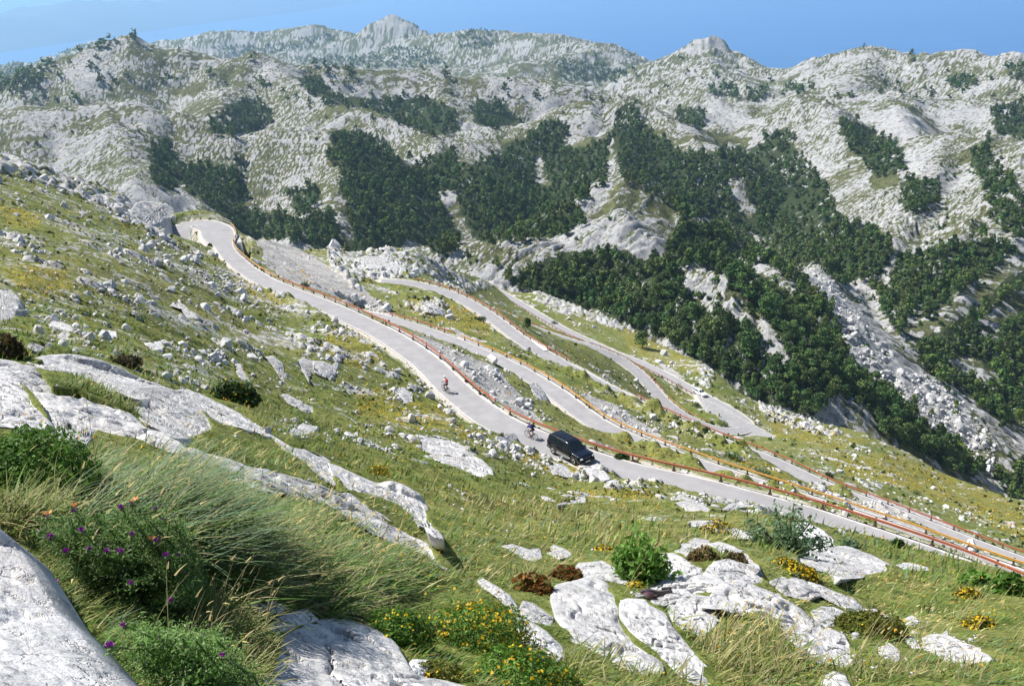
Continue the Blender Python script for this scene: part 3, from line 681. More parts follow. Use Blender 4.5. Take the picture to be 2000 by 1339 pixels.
FARWOOD = [PG(s) for s in ("570 112;640 108;700 112;760 92;830 95;870 125;800 132;700 135;620 132", "890 72;930 55;970 70;975 92;930 98;895 92", "1085 125;1130 118;1180 130;1245 148;1200 152;1110 160;1090 145",
 "0 110;60 130;120 108;60 180;0 185", "60 100;150 90;225 76;235 90;150 105;100 108", "410 92;470 90;560 85;600 95;520 106;430 106", "580 75;640 66;660 78;600 85", "1380 165;1440 172;1440 192;1385 188", "1455 178;1495 175;1490 200;1460 198",
 "1530 165;1570 170;1560 184;1532 180", "1165 145;1210 148;1205 165;1170 160", "1850 160;1900 150;1910 165;1860 175", "1960 130;2005 125;2005 160;1975 155")]
def inside(polys, px, py):
    m = np.zeros(px.shape, bool)
    for P in polys:
        lo, hi = P.min(0), P.max(0)
        k = (px >= lo[0]) & (px <= hi[0]) & (py >= lo[1]) & (py <= hi[1])
        if k.any(): m[k] |= in_poly(px[k], py[k], P)
    return m
XYZ = np.stack([X, Y, Z], -1)
GPX, GPY = project(XYZ)
wob = 7*noise2(X/9, Y/9, 201)
def soft(polys, grow=0):
    return inside(polys, GPX+wob*1.2+10*noise2(X/30, Y/30, 203), GPY+wob*.8+5*noise2(X/26, Y/26, 205)).astype(np.float32)
farz = RHG > 200
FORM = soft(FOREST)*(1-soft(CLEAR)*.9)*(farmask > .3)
SCREE = [PG(s) for s in ("500 466;560 478;640 515;690 548;740 590;800 640;760 622;690 592;640 572;575 552;530 520", "770 640;830 655;900 690;960 712;1040 790;1050 818;1000 802;960 772;900 725;830 680",
 "870 690;960 730;1020 770;1060 830;1000 800;930 750", "1130 765;1200 790;1290 850;1330 880;1260 858;1190 822", "880 640;1000 700;1080 740;1150 790;1090 760;1000 712;900 668", "1590 945;1700 985;1800 1030;1880 1070;1780 1040;1680 1000",
 "1690 960;1800 1000;1950 1070;1900 1062;1780 1015;1690 985", "1690 740;1780 740;1850 790;1890 840;1850 880;1780 810", "1840 800;1930 830;1950 900;1900 930;1850 870", "740 640;800 660;880 720;850 720", "1280 700;1310 715;1330 740;1300 735")]
scree = soft(SCREE)*(1-.5*farmask)
YEL = [PG(s) for s in ("690 760;760 760;880 800;900 830;800 840;700 810", "800 580;880 590;960 630;950 660;880 640;800 610", "1200 640;1280 650;1340 690;1380 730;1300 720;1230 690", "1600 880;1760 890;1860 930;2000 990;2000 1060;1800 960;1650 930", "1500 800;1560 820;1700 860;1640 880;1520 850",
 "1400 880;1500 900;1600 960;1500 940", "640 640;700 640;760 700;700 720;640 690", "560 520;620 540;600 570;560 560", "0 400;80 420;60 450;0 440", "440 520;520 560;560 600;480 580", "1460 560;1520 620;1540 680;1480 630", "0 520;120 520;160 580;40 590", "880 830;980 850;900 860",
 "1030 870;1140 920;1080 930;1010 900", "1100 960;1260 960;1300 1000;1120 1000", "1180 880;1260 900;1330 930;1240 910")]
yellow = np.clip(soft(YEL)*.9+.25*sstep(.15, .5, fbm2(X/7, Y/7, 3, 221)), 0, 1)*(1-farmask*.75)*sstep(25, 45, RHG)
# limestone showing through turf on the far hills; dark gaps double as painted shade
B_ = HILLS
rockf = .60+B_['amp']*(1.25*(B_['rb4']-.28)+1.1*(B_['rb5']-.28))+.42*(.55*B_['rb1']+.6*B_['rb2']+.45*B_['rb3']+.35*B_['rb0'])+.75*fbm2(X/75, Y/75, 4, 231)
gx = np.abs(np.gradient(far_h, axis=0)/np.gradient(RHO)[:, None])
rockf = rockf+.25*sstep(.15, .7, gx)-.22-.10*np.exp(-((RHG-1450)/350)**2)*(GPX < 480)
rockf = rockf+.12*sstep(900, 1700, GPX)
rockf = rockf-.55*FORM
rocks = [PG("1700 232;1745 205;1790 230;1800 262;1760 275;1720 268"), PG("1415 235;1480 228;1500 240;1440 250"), PG("1700 740;1830 745;1900 800;1930 860;1850 870;1760 800"), PG("1560 520;1610 530;1680 620;1830 745;1760 740;1650 640;1590 580")]
rockf = rockf+.6*soft(rocks)
meadow = [PG("1690 345;1755 335;1760 365;1700 370"), PG("1380 260;1470 268;1460 285;1390 280"), PG("330 170;400 160;380 190;330 185"), PG("1960 895;1900 800;1880 800;1930 900")]
rockf = rockf-.9*soft(meadow)
if True:
    R_ = np.where(farmask > .5, rockf, 0)
    rock = farmask*rockf+(1-farmask)*np.maximum(nearrock*.95, .31+.07*(GPX < 760)*(GPY > 320)*(GPY < 770)+.26*fbm2(X/9, Y/9, 3, 241)-.12*sstep(30, 10, RHG))
lip = [PG("-20 296;100 326;200 362;290 400;270 425;150 385;60 352;-20 335"), PG("640 480;700 492;760 488;840 500;900 540;960 560;900 560;830 535;780 545;720 540;690 560;650 520"), PG("180 355;290 400;320 440;320 470;270 450;200 400"), PG("1040 565;1140 590;1230 640;1200 645;1100 610;1040 585"), PG("1370 700;1395 725;1388 760;1360 745"),
       PG("1480 780;1560 815;1650 850;1590 850;1500 815"), PG("880 540;960 560;900 575;860 560"), PG("1500 690;1560 720;1500 700"), PG("690 500;740 490;800 500;790 540;740 540"),
       PG("790 590;850 580;880 600;850 610;800 605")]
rock = rock+.42*soft(lip)*(1-farmask)*(.6+.8*np.clip(rk, -.5, 1))
rock = np.maximum(rock, scree*(.75+.25*noise2(X/1.2, Y/1.2, 251)))
soil = np.clip(np.maximum(ROADMASK, (1-sstep(.1, 1.0, RB+.7*noise2(X/2.5, Y/2.5, 261)))*.8*(RHG > 20)), 0, 1)
dry = np.clip(.55-.2*sstep(420, 300, RHG)+.55*fbm2(X/22, Y/22, 3, 271)+.25*farmask-.1*sstep(30, 8, RHG), 0, 1)
# broken bedrock on the outcrops by the lip of the slope
outc = soft(lip)*(1-farmask)*(1-np.clip(ROADMASK*1.5+(RB < 3.5), 0, 1))
Z = Z+outc*1.1*np.clip(np.abs(noise2(X/2.4, Y/3.4, 281))*1.6+.5*noise2(X/1.1, Y/1.5, 283), 0, 1.6)
Z = Z+scree*(1-np.clip(ROADMASK*2, 0, 1))*(RB > .8)*.22*noise2(X/.9, Y/.9, 285)*fade(.9)
Z0 = Z.copy()
# hollow beds under the big rocks
for sp in ROCKS:
    P = PG(sp[0]); c = P.mean(0); Ps = c+(P-c)*.93
    hh = hit(P[:, 0].clip(-260, 2260), P[:, 1], 1.0, Z0); rm_ = np.nanmedian(np.hypot(hh[:, 0], hh[:, 1])); sz = rm_*max(np.ptp(P[:, 0]), np.ptp(P[:, 1]))/FPX
    bed = inside([Ps], GPX, GPY) & (np.abs(RHG-rm_) < max(.5*rm_, sz))
    Z[bed] -= min(.06*sz+.008*rm_, .5)
XYZ[..., 2] = Z
ii = np.arange(NR-1)[:, None]*NT+np.arange(NT-1)[None]
F = np.stack([ii, ii+1, ii+1+NT, ii+NT], -1).reshape(-1, 4)
TERR = terrain_mat()
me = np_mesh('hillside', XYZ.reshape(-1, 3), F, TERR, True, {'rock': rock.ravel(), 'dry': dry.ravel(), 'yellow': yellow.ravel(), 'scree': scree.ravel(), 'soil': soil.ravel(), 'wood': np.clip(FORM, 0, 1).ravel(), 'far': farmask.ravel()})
# close the small gap underfoot
terr = link('terrain', me); tag(terr, kind='structure')
print('ground', round(time.time()-T0, 1), len(F))
# ------------------------------------------------------------------ sea, island, air, light
SEA = -1500.0
def sea():
    m, nt, b = mat('sea_water'); N = NT_(nt); p = N.pos()
    b.inputs['Base Color'].default_value = (.004, .045, .19, 1)
    mp = N.n('Mapping'); mp.inputs['Scale'].default_value = (.35, 1.6, 1); mp.inputs['Rotation'].default_value = (0, 0, .35); N.l(p, mp.inputs[0]); wv = N.noise(.0007, 7, .62, mp.outputs[0], 1.2)
    N.l(N.mixc(N.ramp(wv, .35, .7), (.005, .085, .28), (.012, .15, .42)), b.inputs['Base Color'])
    b.inputs['Roughness'].default_value = .32; b.inputs['Specular IOR Level'].default_value = .30
    N.bump(N.noise(.02, 5, .6, p), .25, 8., b)
    n = 96; rr = np.array([1500., 6000., 12000., 20000., 32000., 44000.]); th = np.linspace(0, 2*math.pi, n, endpoint=False)
    v = [[0, 0, SEA]]+[[r*math.sin(t), r*math.cos(t), SEA] for r in rr for t in th]
    f3 = [[0, 1+(j+1) % n, 1+j] for j in range(n)]
    f4 = [[1+k*n+j, 1+k*n+(j+1) % n, 1+(k+1)*n+(j+1) % n, 1+(k+1)*n+j] for k in range(len(rr)-1) for j in range(n)]
    o = link('sea', np_mesh('sea', np.array(v), [np.array(f3), np.array(f4)], m)); tag(o, kind='structure')
sea()
def island():
    m, nt, b = mat('island'); N = NT_(nt)
    N.l(N.mixc(N.noise(.003, 5, .6, N.pos()), (.02, .035, .025), (.09, .10, .08)), b.inputs['Base Color']); b.inputs['Roughness'].default_value = .95
    base = at_z(np.array([-500, -250, 0, 150, 300, 450, 600, 700, 760.]), np.array([190, 142, 104, 82, 60, 40, 22, 5, -4.]), np.full(9, SEA))
    H = np.array([300, 320, 330, 400, 470, 430, 480, 300, 100.])
    n, k = 160, 40; t = np.linspace(0, 8, n)
    cx = np.interp(t, np.arange(9), base[:, 0]); cy = np.interp(t, np.arange(9), base[:, 1]); hh = np.interp(t, np.arange(9), H)
    dx, dy = np.gradient(cx), np.gradient(cy); L = np.hypot(dx, dy); nx, ny = -dy/L, dx/L
    s = np.linspace(0, 1, k); W = np.interp(t, [0, 4, 8], [2500, 3800, 2600])
    VX = cx[:, None]+nx[:, None]*s[None]*W[:, None]; VY = cy[:, None]+ny[:, None]*s[None]*W[:, None]
    prof = np.sin(np.pi*np.clip(s, 0, 1))**.8
    VZ = SEA-3+prof[None]*hh[:, None]*(1+.55*fbm2(VX/1500, VY/1500, 4, 301))
    V = np.stack([VX, VY, VZ], -1).reshape(-1, 3)
    i = np.arange(n-1)[:, None]*k+np.arange(k-1)[None]
    o = link('island', np_mesh('island', V, np.stack([i, i+k, i+k+1, i+1], -1).reshape(-1, 4), m)); tag(o, kind='structure')
island()
def haze():
    m = bpy.data.materials.new('haze'); m.use_nodes = True; nt = m.node_tree; nt.nodes.clear()
    o = nt.nodes.new('ShaderNodeOutputMaterial'); v = nt.nodes.new('ShaderNodeVolumePrincipled')
    v.inputs['Color'].default_value = (.48, .75, 1.0, 1); v.inputs['Density'].default_value = 7.5e-5; v.inputs['Anisotropy'].default_value = .45
    nt.links.new(v.outputs[0], o.inputs['Volume'])
    W = 46000.; z0, z1 = SEA-130, 60.
    vs = np.array([[x, y, z] for z in (z0, z1) for y in (-W, W) for x in (-W, W)])
    f = np.array([[0, 2, 3, 1], [4, 5, 7, 6], [0, 1, 5, 4], [2, 6, 7, 3], [0, 4, 6, 2], [1, 3, 7, 5]])
    ob = link('haze', np_mesh('haze', vs, f, m, False)); tag(ob, kind='stuff')
haze()
w = bpy.data.worlds.new('World'); SC.world = w; w.use_nodes = True
bg = w.node_tree.nodes['Background']; sk = w.node_tree.nodes.new('ShaderNodeTexSky'); sk.sky_type = 'NISHITA'; sk.sun_disc = False
SUN_EL = math.radians(50); SUN_AZ = math.radians(-68)         # bearing from straight ahead, negative = left
sk.sun_elevation = SUN_EL; sk.sun_rotation = SUN_AZ; sk.altitude = 1500; sk.air_density = 1.0; sk.dust_density = .8; sk.ozone_density = 1.5
w.node_tree.links.new(sk.outputs[0], bg.inputs[0]); bg.inputs[1].default_value = .075
sd = bpy.data.lights.new('sun', 'SUN'); so = bpy.data.objects.new('sun', sd); COL.objects.link(so)
sd.energy = 5.0; sd.angle = math.radians(.53); sd.color = (1, .965, .90)
sv = Vector((math.sin(SUN_AZ)*math.cos(SUN_EL), math.cos(SUN_AZ)*math.cos(SUN_EL), math.sin(SUN_EL)))
so.rotation_euler = sv.to_track_quat('Z', 'Y').to_euler()
SC.view_settings.view_transform = 'Standard'; SC.view_settings.look = 'None'; SC.view_settings.exposure = 0.55; SC.view_settings.gamma = 1
SC.cycles.use_denoising = True
SC.cycles.max_bounces = 6; SC.cycles.diffuse_bounces = 3; SC.cycles.glossy_bounces = 2; SC.cycles.transmission_bounces = 4; SC.cycles.volume_bounces = 2
SC.cycles.transparent_max_bounces = 8
# ------------------------------------------------------------------ road surfaces
def road_mat():
    m, nt, b = mat('worn_asphalt'); N = NT_(nt); p = N.pos()
    u = N.attr('edge').outputs['Fac']
    f = N.noise(.7, 5, .6, p); g = N.noise(14, 3, .7, p)
    c = N.mixc(N.ramp(f, .3, .7), (.31, .30, .31), (.39, .38, .385))
    c = N.mixc(N.ramp(g, .3, .7, 0, .5), c, (.28, .275, .28))
    c = N.mixc(N.ramp(N.noise(.25, 4, .6, p), .55, .7, 0, .45), c, (.25, .245, .25))
    tr = N.attr('track').outputs['Fac']
    c = N.mixc(N.math('MULTIPLY', tr, N.ramp(N.noise(.4, 3, .6, p), .3, .7, .15, .5)), c, (.27, .265, .28))
    c = N.mixc(N.ramp(N.noise(.12, 6, .75, p, 1.5), .60, .64, 0, .4), c, (.30, .295, .30))
    ue = N.math('ADD', u, N.math('MULTIPLY', N.math('SUBTRACT', N.noise(1.3, 4, .7, p), .5), 1.1))
    c = N.mixc(N.ramp(ue, .35, .75), c, N.mixc(N.noise(5, 3, .8, p), (.48, .46, .43), (.68, .65, .61)))
    N.l(c, b.inputs['Base Color']); b.inputs['Roughness'].default_value = .9; b.inputs['Specular IOR Level'].default_value = .2
    N.bump(g, .25, .02, b)
    return m
ROADM = road_mat()
def path_frame(p):
    t = np.gradient(p[:, :2], axis=0); t /= np.linalg.norm(t, axis=1)[:, None]+1e-9
    return t, np.stack([t[:, 1], -t[:, 0]], 1)                 # forward, right
NAMES = {'top': 'road', 'mid': 'road', 'low': 'road', 'bend': 'road'}
for k, (w, s) in ROADS.items():
    p = ROADP[k]; t, r = path_frame(p)
    fr = np.array([-.5, -.42, -.25, 0, .25, .42, .5]); n = len(p)
    jit = 1+.05*noise2(np.arange(n)/6., np.full(n, 3.3), 401)
    V = np.empty((n, len(fr), 3))
    wv = np.full(n, w)
    if k == 'top': wv = w+(HPW-w)*(1-sstep(HPI-8, HPI+4, np.arange(n)))
    V[..., :2] = p[:, None, :2]+r[:, None]*(fr[None, :, None]*(wv*jit)[:, None, None])
    V[..., 2] = p[:, None, 2]+.02-.10*np.abs(fr[None])**3*2
    TRK = np.broadcast_to(np.where(np.abs(np.abs(fr)-.25) < .01, 1., np.where(fr == 0, .2, 0.))[None], (n, len(fr)))
    E = np.broadcast_to((np.abs(fr) > .4)[None]*np.where(np.abs(fr) > .45, 1., .25)[None], (n, len(fr)))
    i = np.arange(n-1)[:, None]*len(fr)+np.arange(len(fr)-1)[None]
    o = link('road', np_mesh('road', V.reshape(-1, 3), np.stack([i, i+1, i+1+len(fr), i+len(fr)], -1).reshape(-1, 4), ROADM, True, {'edge': E.ravel(), 'track': TRK.ravel()}))
    tag(o, kind='structure')
# widened apron outside the low hairpin
ap = PULL.copy(); ap[:, 2] = -92.25*SCL
me = np_mesh('road_apron', np.concatenate([ap, ap.mean(0)[None]]), np.array([[8, i, (i+1) % 8] for i in range(8)]), ROADM, True, {'edge': np.r_[np.full(8, .5), 0]})
tag(link('road_apron', me), kind='structure')

# ------------------------------------------------------------------ guard rails
RED = plain('rust_red_rail_paint', (.38, .115, .055), .45, 0, .4, .35, 3.)
YELP = plain('ochre_rail_paint', (.52, .27, .05), .45, 0, .4, .30, 3.)
POSTM = plain('dark_post_paint', (.10, .05, .04), .6)
def sweep(path, prof, closed=True):
    """prof (k,2): right, up"""
    n, k = len(path), len(prof); t, r = path_frame(path)
    V = np.empty((n, k, 3))
    V[..., :2] = path[:, None, :2]+r[:, None]*prof[None, :, 0, None]
    V[..., 2] = path[:, None, 2]+prof[None, :, 1]
    j = np.arange(k); i = np.arange(n-1)[:, None]*k
    Fq = np.stack([i+j, i+(j+1) % k, i+k+(j+1) % k, i+k+j], -1).reshape(-1, 4)
    return V.reshape(-1, 3), Fq
# hollow two-wave beam seen from either side
WAVE = np.array([[0, .00], [.05, .03], [.05, .10], [0, .14], [0, .17], [.05, .21], [.05, .28], [0, .31], [-.03, .31], [-.03, .20], [-.045, .155], [-.03, .11], [-.03, 0]])*np.array([1.0, .66])
def box_np(cx, cy, cz, sx, sy, sz, ang=0):
    c, s = math.cos(ang), math.sin(ang); v = []
    for z in (-.5, .5):
        for x, y in ((-.5, -.5), (.5, -.5), (.5, .5), (-.5, .5)):
            X_, Y_ = x*sx, y*sy; v.append((cx+X_*c-Y_*s, cy+X_*s+Y_*c, cz+z*sz))
    f = [[0, 3, 2, 1], [4, 5, 6, 7], [0, 1, 5, 4], [1, 2, 6, 5], [2, 3, 7, 6], [3, 0, 4, 7]]
    return np.array(v), np.array(f)
def sub_path(k, x0, x1, occ=0):
    """stretch of a road path whose picture x runs from x0 to x1"""
    p = ROADP[k]; px, py = project(p)
    return p, px, py
def rail(k, a, b, side, color, label, post_step=4.0, off=.05, post_m=None):
    """a, b: path indices; side +1 right of travel"""
    w = ROADS[k][0]; p = ROADP[k][a:b]; t, r = path_frame(p)
    wv = np.full(len(p), w)
    if k == 'top': wv = w+(HPW-w)*(1-sstep(HPI-8, HPI+4, np.arange(a, b)))
    q = p.copy(); q[:, :2] += r*side*(wv/2+off)[:, None]
    o0 = q[len(q)//2].copy()
    root = empty('guard_rail', o0); tag(root, label, 'guard rail', 'guard rails along the switchback road')
    wob = .03*noise2(np.arange(len(q))/7., np.full(len(q), a+.5), 411)
    qq = q-o0; qq[:, 2] += .50+wob
    V, Fq = sweep(qq, WAVE*np.array([-side, 1]))
    n = len(q); kk = len(WAVE)
    link('beam', np_mesh('beam', V, [Fq], color, False), root)
    # a lower pipe and the posts
    st = max(1, int(round(post_step)))
    tpl = None
    for i in range(1, n-1, st):
        ang = math.atan2(t[i, 1], t[i, 0])
        if tpl is None:
            v1, f1 = box_np(0, 0, .34, .12, .12, .78); v2, f2 = box_np(0, 0, .02, .26, .26, .08)
            tpl = np_mesh('post', np.concatenate([v1, v2]), np.concatenate([f1, f2+8]), post_m or POSTM, False)
        link('post', tpl, root, (q[i, 0]-o0[0]+r[i, 0]*side*.10, q[i, 1]-o0[1]+r[i, 1]*side*.10, q[i, 2]-o0[2]+.0), (0, 0, ang))
    return root
def idx_x(k, x, lo=0, hi=None):
    px, py = project(ROADP[k][lo:hi]); return lo+int(np.argmin(np.abs(px-x)))
n_top = len(ROADP['top'])
i_hp = int(np.argmax(-np.abs(project(ROADP['top'])[0]-424)-np.abs(project(ROADP['top'])[1]-444)))
def upto(k, x, lo): return idx_x(k, x, lo)
m0 = idx_x('top', 525, i_hp)
rail('top', i_hp-1, m0, -1, YELP, 'ochre guard rail on the outer edge of the road below the upper hairpin')
rail('top', m0, idx_x('top', 945, i_hp), -1, RED, 'rust-red guard rail from the scree down to the cyclist with the red pack')
rail('top', idx_x('top', 945, i_hp)+1, n_top-4, -1, RED, 'long rust-red guard rail beside the black car, nearest of all the rails')
rail('mid', idx_x('mid', 745), idx_x('mid', 880), -1, RED, 'short rust-red guard rail at the far left end of the middle road')
rail('mid', idx_x('mid', 880)+1, len(ROADP['mid'])-4, -1, YELP, 'long ochre yellow guard rail of the middle road, above the black car')
rail('low', idx_x('low', 800), idx_x('low', 1105), -1, RED, 'dull red guard rail beside the pale washed-out road edge, upper left', 3)
rail('low', idx_x('low', 1230), len(ROADP['low'])-4, -1, RED, 'thin red guard rail crossing the grass below the white car', 3)
ib = int(np.argmin(np.hypot(project(ROADP['bend'])[0]-1460, project(ROADP['bend'])[1]-835)))
rail('bend', 3, idx_x('bend', 1140, 0, ib), -1, RED, 'red guard rail of the upper return road, ending where two roads seem to merge', 3)
rail('bend', idx_x('bend', 1140, 0, ib)+1, idx_x('bend', 1285, 0, ib), -1, RED, 'red guard rail on the bend above the yellow rail near the white car', 3)
rail('bend', idx_x('bend', 1285, 0, ib)+1, idx_x('bend', 1385, 0, ib), -1, YELP, 'short ochre guard rail beside the road island opposite the white car', 3)
rail('bend', ib+14, len(ROADP['bend'])-3, -1, RED, 'dark red guard rail along the forest edge behind the white car', 3)
# ------------------------------------------------------------------ trees
def leaf_quads(c, nrm, size, rng, flat=.35, asp=.8):
    """irregular leaf-clump quads at centres c, facing roughly nrm"""
    n = len(c); nn = nrm+rng.normal(0, flat, (n, 3)); nn /= np.linalg.norm(nn, axis=1)[:, None]+1e-9
    a = np.cross(nn, rng.normal(size=(n, 3))); a /= np.linalg.norm(a, axis=1)[:, None]+1e-9
    b = np.cross(nn, a); s = np.asarray(size).reshape(-1, 1)
    v = np.empty((n, 4, 3)); ang = np.array([0, 1, 2, 3])*math.pi/2
    for k in range(4):
        r = s*rng.uniform(.55, 1.15, (n, 1)); t = ang[k]+rng.uniform(-.35, .35, (n, 1))
        v[:, k] = c+a*np.cos(t)*r+b*np.sin(t)*r*asp+nn*rng.uniform(-.25, .25, (n, 1))*s
    return v.reshape(-1, 3), np.arange(4*n).reshape(n, 4)
def tube(pts, rad, k=6):
    pts = np.asarray(pts, float); n = len(pts); V = []
    for i in range(n):
        t = pts[min(i+1, n-1)]-pts[max(i-1, 0)]; t /= np.linalg.norm(t)+1e-9
        u = np.cross(t, [0.3, 1, .1]); u /= np.linalg.norm(u)+1e-9; w = np.cross(t, u)
        for j in range(k):
            a = 2*math.pi*j/k; V.append(pts[i]+rad[i]*(u*math.cos(a)+w*math.sin(a)))
    F_ = [[i*k+j, i*k+(j+1) % k, (i+1)*k+(j+1) % k, (i+1)*k+j] for i in range(n-1) for j in range(k)]
    V.append(pts[-1]); m = len(V)-1
    return np.array(V), np.array(F_)
def join(parts):
    V = []; Fs = []; o = 0
    for v, f in parts: V.append(v); Fs.append(np.asarray(f)+o); o += len(v)
    return np.concatenate(V), np.concatenate(Fs)
LEAF = leaf_mat('oak_and_beech_leaves', (.052, .104, .030), (.105, .180, .050), .6, .2, .35)
BARK = plain('grey_bark', (.16, .135, .11), .9)
def crown_cloud(rng, h, wd, n, size, lobes=9, low=.28):
    """lumpy crown: leaf clumps on and inside several unequal lobes"""
    C = []; R = []
    for i in range(lobes):
        t = rng.uniform(0, 1); zc = h*(low+.60*t); rr = wd*.5*(1-.55*abs(t-.35)/.65)*rng.uniform(.45, .78)
        a = rng.uniform(0, 2*math.pi); d = wd*.5*(1-.7*max(0, t-.25))*rng.uniform(.2, .62)
        C.append((d*math.cos(a), d*math.sin(a), zc)); R.append(rr)
    C.append((0, 0, h*.80)); R.append(wd*.26)
    C = np.array(C); R = np.array(R); w = R**2/np.sum(R**2); k = rng.choice(len(C), n, p=w)
    d = rng.normal(size=(n, 3)); d /= np.linalg.norm(d, axis=1)[:, None]; d[:, 2] = np.where(d[:, 2] < -.35, -d[:, 2]*.6, d[:, 2])
    rad = R[k]*(1-.42*rng.random(n)**2.2)*(1+.18*noise3(d*2.5+k[:, None]*3.1, 501))
    p = C[k]+d*rad[:, None]*np.array([1, 1, .85])
    v, f = leaf_quads(p, d, size*rng.uniform(.6, 1.25, n), rng, .55)
    tint = np.repeat(rng.uniform(.62, 1.35, (len(C), 1))[k]*rng.uniform(.8, 1.2, (n, 1)), 4, axis=0)*np.array([1.0, 1.0, .95])
    tint[:, 0] *= np.repeat(rng.uniform(.85, 1.3, n), 4)*rng.uniform(.85, 1.2)
    return v, f, tint
def tree_proto(seed, h, wd, n, size):
    rng = np.random.default_rng(seed)
    v, f, t = crown_cloud(rng, h, wd, n, size)
    crown = np_mesh('crown', v, f, LEAF, False, {'tint': t})
    parts = [tube([(0, 0, -.6), (.05, .02, h*.2), (.1, -.05, h*.45), (.05, 0, h*.75)], [.20, .16, .11, .03])]
    for i in range(4):
        a = rng.uniform(0, 6.28); z = h*rng.uniform(.25, .5)
        parts.append(tube([(0, 0, z), (math.cos(a)*wd*.15, math.sin(a)*wd*.15, z+h*.14), (math.cos(a)*wd*.33, math.sin(a)*wd*.33, z+h*.24)], [.09, .06, .02], 5))
    V, F_ = join(parts)
    return crown, np_mesh('trunk', V, F_, BARK)
PROTO = [tree_proto(600+i, h, w_, 620, .40) for i, (h, w_) in enumerate(((6.4, 5.4), (7.4, 5.8), (5.6, 5.6), (7.0, 4.6), (4.8, 4.6), (6.2, 6.4)))]

def poisson(p, dist, cap=10**9):
    """keep points at least dist apart on the ground"""
    cell = {}; keep = []
    dist = np.broadcast_to(dist, (len(p),))
    for i, (x, y) in enumerate(p[:, :2]):
        d = dist[i]; g = 5.0; cx, cy = int(x//g), int(y//g); ok = True; m = int(math.ceil(d/g))
        for ix in range(cx-m, cx+m+1):
            for iy in range(cy-m, cy+m+1):
                for j in cell.get((ix, iy), ()):
                    if (p[j, 0]-x)**2+(p[j, 1]-y)**2 < d*d: ok = False; break
                if not ok: break
            if not ok: break
        if ok:
            cell.setdefault((cx, cy), []).append(i); keep.append(i)
            if len(keep) >= cap: break
    return np.array(keep, int)
n = 42000
cand = np.stack([RNG.uniform(280, 2030, n), RNG.uniform(140, 990, n)], 1)
wj = np.stack([16*fbm2(cand[:, 0]/26, cand[:, 1]/20, 3, 541), 11*fbm2(cand[:, 0]/26+9, cand[:, 1]/20, 3, 543)], 1)
wj *= np.where(RNG.random(n) < .14, 2.8, 1.0)[:, None]
k = inside(FOREST, cand[:, 0]+wj[:, 0], cand[:, 1]+wj[:, 1]) & ~inside(CLEAR, cand[:, 0]+.4*wj[:, 0], cand[:, 1]+.4*wj[:, 1]) & ~inside(CLEAR, cand[:, 0], cand[:, 1]-13)
k &= ~(inside(SPARSE, cand[:, 0], cand[:, 1]) & (RNG.random(n) < .55))
cand = cand[k]
H_ = hit(cand[:, 0], cand[:, 1]+RNG.uniform(0, 12, len(cand))*600/1000, 150)
k = ~np.isnan(H_[:, 0]); H_ = H_[k]; cand = cand[k]
rr_ = np.linalg.norm(H_, axis=1); k = (rr_ > 225) & (rr_ < 2000) & (grid_at(RB, H_[:, 0], H_[:, 1]) > 6) & (grid_at(farmask, H_[:, 0], H_[:, 1]) > .4)
H_ = H_[k]; cand = cand[k]
o_ = RNG.permutation(len(H_)); H_ = H_[o_]; cand = cand[o_]
kp = poisson(H_, RNG.uniform(2.7, 5.0, len(H_)))
TP = H_[kp]; TC = cand[kp]; rr_ = np.linalg.norm(TP, axis=1)
order = np.argsort(rr_); TP = TP[order]; TC = TC[order]; rr_ = rr_[order]
print('trees', len(TP), rr_[:3], rr_[min(299, len(rr_)-1)])
ZONES = [("dark leafy tree in the wood just below the hairpin with the white car", lambda x, y: x > 1380 and y > 700 and x < 1700),
         ("dark leafy tree at the lower right end of the wood along the slope edge", lambda x, y: x >= 1600 and y > 690 and x < 1960),
         ("dark green tree in the dense wood beyond the upper road, below the pale crags", lambda x, y: x < 1330),
         ("dark green tree on the far bank of the gully at the right edge", lambda x, y: x > 1700),
         ("dark green tree in the wood around the pale bare crag in mid picture", lambda x, y: True)]
def place_tree(p, mi, sc, rz, label, cat='tree', group='trees of the valley woods', name='broadleaf_tree', zs=1.0):
    root = empty(name, (p[0], p[1], p[2]-.25), (0, 0, rz)); root.scale = (sc, sc, sc*zs)
    tag(root, label, cat, group)
    link('crown', PROTO[mi][0], root); link('trunk', PROTO[mi][1], root)
    return root
SINGLE = [(1254, 678, 1.3, 2, "lone dark bushy tree standing among yellow flowers above the upper road"), (1591, 812, 1.55, 1, "round bright green tree standing out alone on the edge of the slope"),
          (1030, 640, .55, 4, "small pale green shrubby tree between the two upper roads")]
for x, y, s, mi, lab in SINGLE: place_tree(hit([x], [y], 30)[0], mi, s, x*.37, lab, group=None)
NI = min(290, len(TP))
for i in range(NI):
    x, y = TC[i]; lab = [l for l, f in ZONES if f(x, y)][0]
    place_tree(TP[i], int(RNG.integers(6)), float(np.clip(np.exp(RNG.normal(.14, .27)), .6, 1.8)), RNG.uniform(0, 6.28), lab, zs=RNG.uniform(.85, 1.15))
